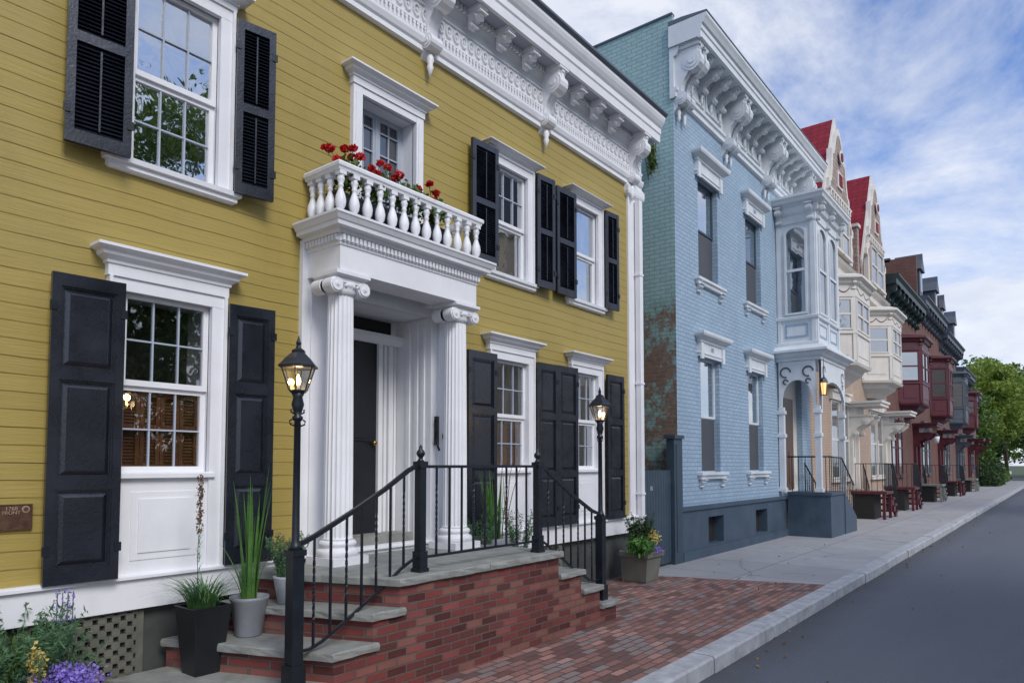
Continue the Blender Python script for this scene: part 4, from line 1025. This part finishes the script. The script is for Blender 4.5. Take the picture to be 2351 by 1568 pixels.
CH=thing('stone_church','pale brick church tower with slate spire across the street','church',(30,-14,0))
q=MB(); q.box(28.3,31.6,-15.5,-12,-.1,14,CHU); q.box(28.1,31.8,-15.7,-11.8,13.9,14.3,CREAM); q.add([(28.2,-15.6,14.3),(31.7,-15.6,14.3),(31.7,-11.9,14.3),(28.2,-11.9,14.3),(29.95,-13.75,21)],[(0,1,4),(1,2,4),(2,3,4),(3,0,4)],SLATE)
q.lathe(29.95,-12,[(.8,0),(.8,.08)],CREAM,24,ax='y',cz=12.2); q.lathe(29.95,-11.9,[(.6,0),(.6,.05)],INT,24,ax='y',cz=12.2); q.make('tower',CH)
q=MB(); q.prism([(-22,-.1),(-12.5,-.1),(-12.5,6.5),(-17.2,10.5),(-22,6.5)],'x',31.6,50,CHU); q.make('nave',CH)
# ================================================================== VEGETATION
def tree(x,y,h,r,z0,mat,n=9000,ls=.16,seed=1,lab='leafy green street tree',name='tree',cl=46):
    R=np.random.default_rng(seed); T=thing(name,lab,'tree',(x,y,0),'street trees')
    q=MB(); zc=(z0+h)/2; hz=(h-z0)/2
    q.tube([(x,y,-.2),(x+.05,y,1),(x-.05,y+.05,z0),(x+.1,y,zc),(x,y,h-1)],[.26,.2,.16,.1,.03],BARK,10)
    cs=[]
    while len(cs)<cl:
        p=R.uniform(-1,1,3)
        if .25<np.linalg.norm(p)<1: cs.append(p)
    cs=np.array(cs)*np.array([r,r,hz])+np.array([x,y,zc])
    for c in cs[::3]:
        a=Vector((x,y,z0+(c[2]-z0)*.35)); b=Vector(c); m=(a+b)/2+Vector((0,0,-.15)); q.tube([a,m,b],[.07,.045,.015],BARK,6)
    q.make('trunk',T)
    q=MB(); rad=r*.30
    idx=R.integers(0,cl,n); d=R.normal(size=(n,3)); d/=np.linalg.norm(d,axis=1)[:,None]; rr=R.uniform(.25,1,n)**.6
    szc=R.uniform(.65,1.35,cl)
    C=cs[idx]+d*(rr*rad*szc[idx])[:,None]*np.array([1.15,1.15,.8]); q.leaves(C,ls,mat,.55)
    q.make('crown',T,norm=False)
tree(69,6.2,8.0,2.2,1.6,LF,9000,.13,1,'leafy green tree at the end of the row')
tree(78,5.4,11.2,3.4,3.6,LFY,12000,.17,2,'yellow green sunlit tree beyond the houses')
tree(90,4.6,11.5,3.6,4.0,LFY,10000,.19,3,'yellow green sunlit tree beyond the houses')
tree(100,11,13,5,3,LFY,9000,.24,4,'yellow green sunlit tree beyond the houses')
tree(128,8,17,7,2.5,LF,9000,.32,5); tree(135,3,16,7,2.5,LF,9000,.32,6); tree(76,10.5,9,3.5,1,LFD,7000,.2,8); tree(150,-4,17,8,2.5,LF,8000,.36,9)
tree(84,6.6,5.5,2.4,.4,LFD,7000,.15,21,'low dark leafy tree beside the pavement')
tree(7.5,-9.5,13,4.4,3.2,LF,18000,.12,11,'tall leafy tree across the street',cl=60); tree(1.2,-11,11,3.8,1.6,LF,8000,.15,12,'tall leafy tree across the street')
tree(7.8,-8.5,5.4,3.2,.3,LF,12000,.12,13,'low leafy tree across the street',cl=55)
def hedge(x0,x1,y0,y1,h,mat,seed,name='hedge',lab='clipped green hedge beside the pavement'):
    T=thing(name,lab,'hedge',((x0+x1)/2,(y0+y1)/2,0)); q=MB(); n=5500
    R=np.random.default_rng(seed); C=R.uniform(0,1,(n,3))*np.array([x1-x0,y1-y0,h])+np.array([x0,y0,0]); C[:,2]*=(.75+.25*np.sin(C[:,0]*2.1+C[:,1]))
    q.leaves(C,.10,mat,.5); q.make('foliage',T,norm=False)
hedge(65.5,74,3.9,5.4,1.9,LFD,1); hedge(75,90,4.3,5.6,1.5,LF,2)

def blades(q,x,y,z,n,h,sp,w,mat,lean=.35,droop=0.,r=.08):
    for k in range(n):
        a=random.uniform(0,2*pi); rr=r*math.sqrt(random.random())
        q.blade(x+rr*math.cos(a),y+rr*math.sin(a),z,h*random.uniform(.6,1.05),lean*random.uniform(.2,1.),a+random.uniform(-.6,.6),w*random.uniform(.7,1.2),mat,droop)
def bush(q,x,y,z,r,h,n,ls,mat,fl=.4):
    R=rng; d=R.normal(size=(n,3)); d/=np.linalg.norm(d,axis=1)[:,None]; rr=R.uniform(.1,1,n)**.5
    k=R.uniform(.6,1.2,n)
    C=d*(rr*k)[:,None]*np.array([r,r,h/2])+np.array([x,y,z+h/2]); C[:,2]=np.maximum(C[:,2],z+.01); q.leaves(C,ls,mat,fl)
def sprigs(q,x,y,z,n,h,mat,ls=.02,lean=.4,r=.08):
    for k in range(n):
        a=random.uniform(0,2*pi); rr=r*math.sqrt(random.random()); hh=h*random.uniform(.6,1.05); l=lean*random.uniform(.2,1)
        pts=[(x+math.cos(a)*(rr+l*hh*t**1.5),y+math.sin(a)*(rr+l*hh*t**1.5),z+hh*t*(1-.1*t)) for t in(0,.25,.5,.75,1)]
        q.tube(pts,[.003,.003,.0025,.002,.001],mat,4)
        C=[]
        for t in np.linspace(.15,1,16):
            px=[np.interp(t,(0,.25,.5,.75,1),[p[i] for p in pts]) for i in range(3)]
            for _ in range(3): C.append([px[0]+random.gauss(0,.012),px[1]+random.gauss(0,.012),px[2]+random.gauss(0,.008)])
        q.leaves(C,ls,mat,.28)
P1=thing('potted_plant','tapered black planter with trailing grass and a tall flower spike','potted plant',(2.50,4.80,.2))
q=MB(); x,y,z=2.56,4.80,.2
q.lathe(x,y,[(.135,z),(.195,z+.45),(.20,z+.47),(.18,z+.47),(.175,z+.43)],BPOT,4,smooth=False,ph=pi/4,caps=False); q.add([(x+.17*math.cos(pi/4+k*pi/2),y+.17*math.sin(pi/4+k*pi/2),z+.43) for k in range(4)],[(0,1,2,3)],BARK); q.make('pot',P1,bev=.006)
q=MB(); blades(q,x,y,z+.43,190,.36,0,.008,HERB,1.0,.4,.10); blades(q,x,y,z+.43,80,.32,0,.009,BLADE,1.2,.55,.10)
q.tube([(x-.04,y,z+.45),(x-.05,y,z+.8),(x-.03,y,z+1.35)],[.004,.003,.002],HERB,5); 
C=[[x-.04+random.gauss(0,.010),y+random.gauss(0,.010),z+random.uniform(.97,1.38)] for _ in range(260)]; q.leaves(C,.012,STALK,.5)
for k in range(18):
    zz=z+.52+.025*k; a=random.uniform(0,2*pi); q.blade(x-.04,y,zz,.05,.8,a,.006,HERB)
q.make('foliage',P1,norm=False)
P2=thing('potted_plant','round grey pot with tall upright iris leaves','potted plant',(2.86,4.76,.405))
q=MB(); x,y,z=2.88,4.74,.405
q.lathe(x,y,[(.09,z),(.095,z+.01),(.130,z+.25),(.14,z+.265),(.14,z+.285),(.125,z+.285),(.12,z+.26),(.01,z+.255)],GPOT,28); q.make('pot',P2)
q=MB(); blades(q,x,y,z+.25,28,.96,0,.024,BLADE,.17,0,.05); blades(q,x,y,z+.25,10,.45,0,.014,BLADE,.5,.1,.06); q.make('foliage',P2,norm=False)
P3=thing('potted_plant','small pale pot with feathery rosemary','potted plant',(3.15,4.66,.61))
q=MB(); x,y,z=3.13,4.64,.612; q.lathe(x,y,[(.065,z),(.10,z+.19),(.106,z+.205),(.092,z+.205),(.01,z+.18)],TERRA,24); q.make('pot',P3)
q=MB(); sprigs(q,x,y,z+.18,44,.36,HERB,.016,.6,.07); q.make('foliage',P3,norm=False)
P4=thing('potted_plant','pot of tall leafy reeds on the far stoop steps','potted plant',(5.95,4.85,.6))
q=MB(); x,y,z=5.90,4.90,.6; q.lathe(x,y,[(.12,z),(.17,z+.25),(.16,z+.26),(.01,z+.24)],GPOT,20); q.make('pot',P4)
q=MB(); blades(q,x,y,z+.24,30,.78,0,.026,BLADE,.25,0,.1); sprigs(q,x-.25,y,z+.05,30,.6,HERB,.02,.5,.1); sprigs(q,x+.35,y-.05,z-.1,30,.7,HERB,.02,.4,.1)
for k in range(3): q.blade(x+.2,y,z+.24,1.0+.05*k,.5,0.2+.3*k,.012,STALK,.1)
q.make('foliage',P4,norm=False)
P5=thing('potted_plant','square olive planter with evergreen, yellow and purple flowers','potted plant',(9.0,4.82,0))
q=MB(); x,y,z=9.02,4.78,0.
def sq(r): return [(x-r,y+r),(x-r,y-r),(x+r,y-r),(x+r,y+r),(x-r,y+r)]
q.sweep(sq(.2),[(-.03,0),(-.02,.03),(.02,.36),(.05,.365),(.055,.43),(.03,.44),(.0,.40)],OPOT); q.make('pot',P5)
q=MB(); bush(q,x-.05,y,z+.42,.20,.48,900,.026,LFD,.5); sprigs(q,x,y,z+.42,34,.58,LFD,.022,.35,.1)
bush(q,x-.22,y-.12,z+.36,.20,.30,600,.04,BLADE,.5); q.make('foliage',P5,norm=False)
q=MB(); bush(q,x+.08,y-.16,z+.38,.16,.12,380,.015,PURP,.8); bush(q,x+.08,y-.14,z+.50,.12,.26,460,.015,YELF,.8); q.make('flowers',P5,norm=False)
P6=thing('flower_bed_plant','low evergreen and lavender flowers at the house foundation','plant',(1.45,4.9,0))
q=MB(); sprigs(q,1.44,4.92,.1,110,.74,HERB,.022,.45,.17); sprigs(q,1.60,4.85,0,60,.66,HERB,.022,.45,.14); bush(q,1.40,4.85,.15,.20,.55,900,.026,LF,.35); bush(q,1.60,4.70,.1,.22,.34,700,.026,LF,.5); q.make('foliage',P6,norm=False)
q=MB(); bush(q,1.62,4.60,.30,.22,.20,1500,.011,PURP,.8); bush(q,1.48,4.60,.40,.05,.24,320,.012,YELF,.7)
for k in range(4):
    xx=1.70+.03*k; C=[[xx+random.gauss(0,.007),4.97+random.gauss(0,.007),random.uniform(.66,.86)] for _ in range(40)]; q.leaves(C,.008,PURP,.7)
    q.tube([(xx,4.97,.2),(xx,4.97,.85)],.003,HERB,4)
q.make('flowers',P6,norm=False)
for gx,gy,n in((3.80,4.86,8),(4.12,4.85,8),(4.50,4.85,4),(4.85,4.83,4)):
    G=thing('geranium_plant','red flowering geranium in a box on the balcony','plant',(gx,gy,3.75),'balcony geraniums')
    q=MB(); q.box(gx-.14,gx+.14,gy-.06,gy+.07,3.745,3.98,BPOT); q.box(gx-.15,gx+.15,gy-.065,gy+.08,3.98,4.0,BPOT); q.make('planter_box',G)
    q=MB(); bush(q,gx,gy,4.0,.17,.36,380,.024,LF,.8); 
    fl=MB()
    for k in range(n):
        fx=gx+random.uniform(-.19,.19); fy=gy+random.uniform(-.12,.06); fz=random.uniform(4.24,4.45)
        if gx>4.3: fz-=.05
        q.tube([(gx,gy,4.05),((fx+gx)/2,(fy+gy)/2,fz-.10),(fx,fy,fz-.02)],.004,LF,5)
        C=rng.normal(size=(75,3)); C/=np.linalg.norm(C,axis=1)[:,None]; r_=random.uniform(.028,.042); fl.leaves(C*np.array([r_,r_,r_*.7])+np.array([fx,fy,fz]),.016,REDF,.9)
    q.make('foliage',G,norm=False); fl.make('flowers',G,norm=False)
VN=thing('creeping_vine','small green vine hanging on the corner of the blue house','plant',(11.15,5.7,7.0))
q=MB(); 
for k in range(4):
    yy=5.5+.06*k; pts=[(11.15,yy,7.5),(11.1,yy+.03,7.2),(11.13,yy-.02,6.9-.05*k)]; q.tube(pts,.008,BARK,4)
bush(q,11.12,5.60,6.85,.09,.60,120,.045,LF,.6); q.make('foliage',VN,norm=False)
CR=thing('parked_car','white hatchback parked near the end of the street','car',(112,6.4,-.14))
q=MB(); x,y,z=112,6.2,-.136
prof=[(-2.1,.3),(-2.15,.7),(-2.05,.95),(-1.85,1.05),(1.2,1.0),(2.0,.85),(2.15,.6),(2.1,.3)]
q.prism([(x+a,z+b) for a,b in prof],'y',y-.88,y+.88,CARW); q.make('body',CR,bev=.05)
q=MB(); q.prism([(x-1.9,z+1.04),(x-1.5,z+1.5),(x+.1,z+1.52),(x+1.0,z+1.02)],'y',y-.75,y+.75,CARW); cb=q.make('cabin',CR)
q=MB(); q.prism([(x-1.75,z+1.08),(x-1.46,z+1.42),(x+.05,z+1.44),(x+.75,z+1.06)],'y',y-.76,y+.76,DG); q.add([(x-1.88,y-.65,z+1.1),(x-1.88,y+.65,z+1.1),(x-1.56,y+.6,z+1.45),(x-1.56,y-.6,z+1.45)],[(0,1,2,3)],DG); q.make('glass',cb)
for wx in(-1.35,1.35):
    for wy in(-.85,.85):
        q=MB(); q.lathe(x+wx,y+wy,[(.2,-.11),(.32,-.1),(.33,0),(.32,.1),(.2,.11)],RUB,20,ax='y',cz=z+.33); q.lathe(x+wx,y+wy,[(.19,-.12),(.19,.12)],MET,14,ax='y',cz=z+.33); q.make('wheel',CR)
for wy in(-.7,.7):
    q=MB(); q.box(x-2.17,x-2.08,y+wy-.12,y+wy+.12,z+.72,z+.95,REDL); q.make('tail_light',CR)

# ================================================================== WORLD, LIGHT, CAMERA
w=bpy.data.worlds.new('World'); SC.world=w; w.use_nodes=True; t=w.node_tree; t.nodes.clear()
class NW(N):
    def __init__(s): s.t=t
s=NW()
out=s.n('ShaderNodeOutputWorld'); bg=s.n('ShaderNodeBackground'); t.links.new(bg.outputs[0],out.inputs[0])
sky=s.n('ShaderNodeTexSky',sky_type='NISHITA'); sky.sun_disc=False; sky.sun_elevation=math.radians(42); sky.sun_rotation=math.radians(198); sky.air_density=1.0; sky.dust_density=.6; sky.ozone_density=2.
tc=s.n('ShaderNodeTexCoord'); D=tc.outputs['Generated']
sp=s.n('ShaderNodeSeparateXYZ'); s.set(sp,0,D)
zc=s.math('ADD',s.math('MAXIMUM',sp.outputs[2],0.),.20)
cb=s.n('ShaderNodeCombineXYZ'); s.set(cb,0,s.math('DIVIDE',sp.outputs[0],zc)); s.set(cb,1,s.math('DIVIDE',sp.outputs[1],zc)); 
vec=s.n('ShaderNodeVectorMath',operation='ADD',I0=cb.outputs[0]); vec.inputs[1].default_value=(3.1,1.7,0)
n1=s.noise(s.scalev(vec.outputs[0],(.85,1.2,1)),1.7,9,.64,.4); n2=s.noise(vec.outputs[0],.6,3,.5); n3=s.noise(vec.outputs[0],3.4,6,.6,.3)
m=s.ramp(s.math('ADD',s.math('MULTIPLY',n1,.65),s.math('MULTIPLY',n2,.35)),.395,.57)
hz=s.ramp(sp.outputs[2],.36,.02)
m=s.math('ADD',m,s.math('MULTIPLY',hz,.38),clamp=True)
cc=s.mix(s.ramp(n3,.35,.68),(5.5,5.85,6.7,1),(6.7,6.9,7.4,1))
skc=s.mix(1.,sky.outputs[0],(.92,1.10,1.45,1),'MULTIPLY')
s.set(bg,0,s.mix(s.math('MULTIPLY',m,.92),skc,cc)); bg.inputs[1].default_value=.138
sl=bpy.data.lights.new('sun','SUN'); sl.energy=2.25; sl.angle=math.radians(24); sl.color=(1,.96,.90)
so=bpy.data.objects.new('sun',sl); COL.objects.link(so)
el,az=math.radians(42),math.radians(-108)
d=Vector((math.cos(az)*math.cos(el),math.sin(az)*math.cos(el),math.sin(el))); so.rotation_euler=d.to_track_quat('Z','Y').to_euler()
cam=bpy.data.cameras.new('camera'); co=bpy.data.objects.new('camera',cam); COL.objects.link(co); SC.camera=co
th=math.atan(1264/math.hypot(1600,83)); pt=math.atan(83/1600)
co.location=(0,0,1.65); co.rotation_euler=(pi/2+pt,0,-(pi/2-th)); cam.sensor_width=36; cam.lens=1600/2352*36; cam.shift_y=201/2352; cam.clip_end=4000; cam.clip_start=.05
SC.view_settings.view_transform='Standard'; SC.view_settings.look='None'; SC.view_settings.exposure=0
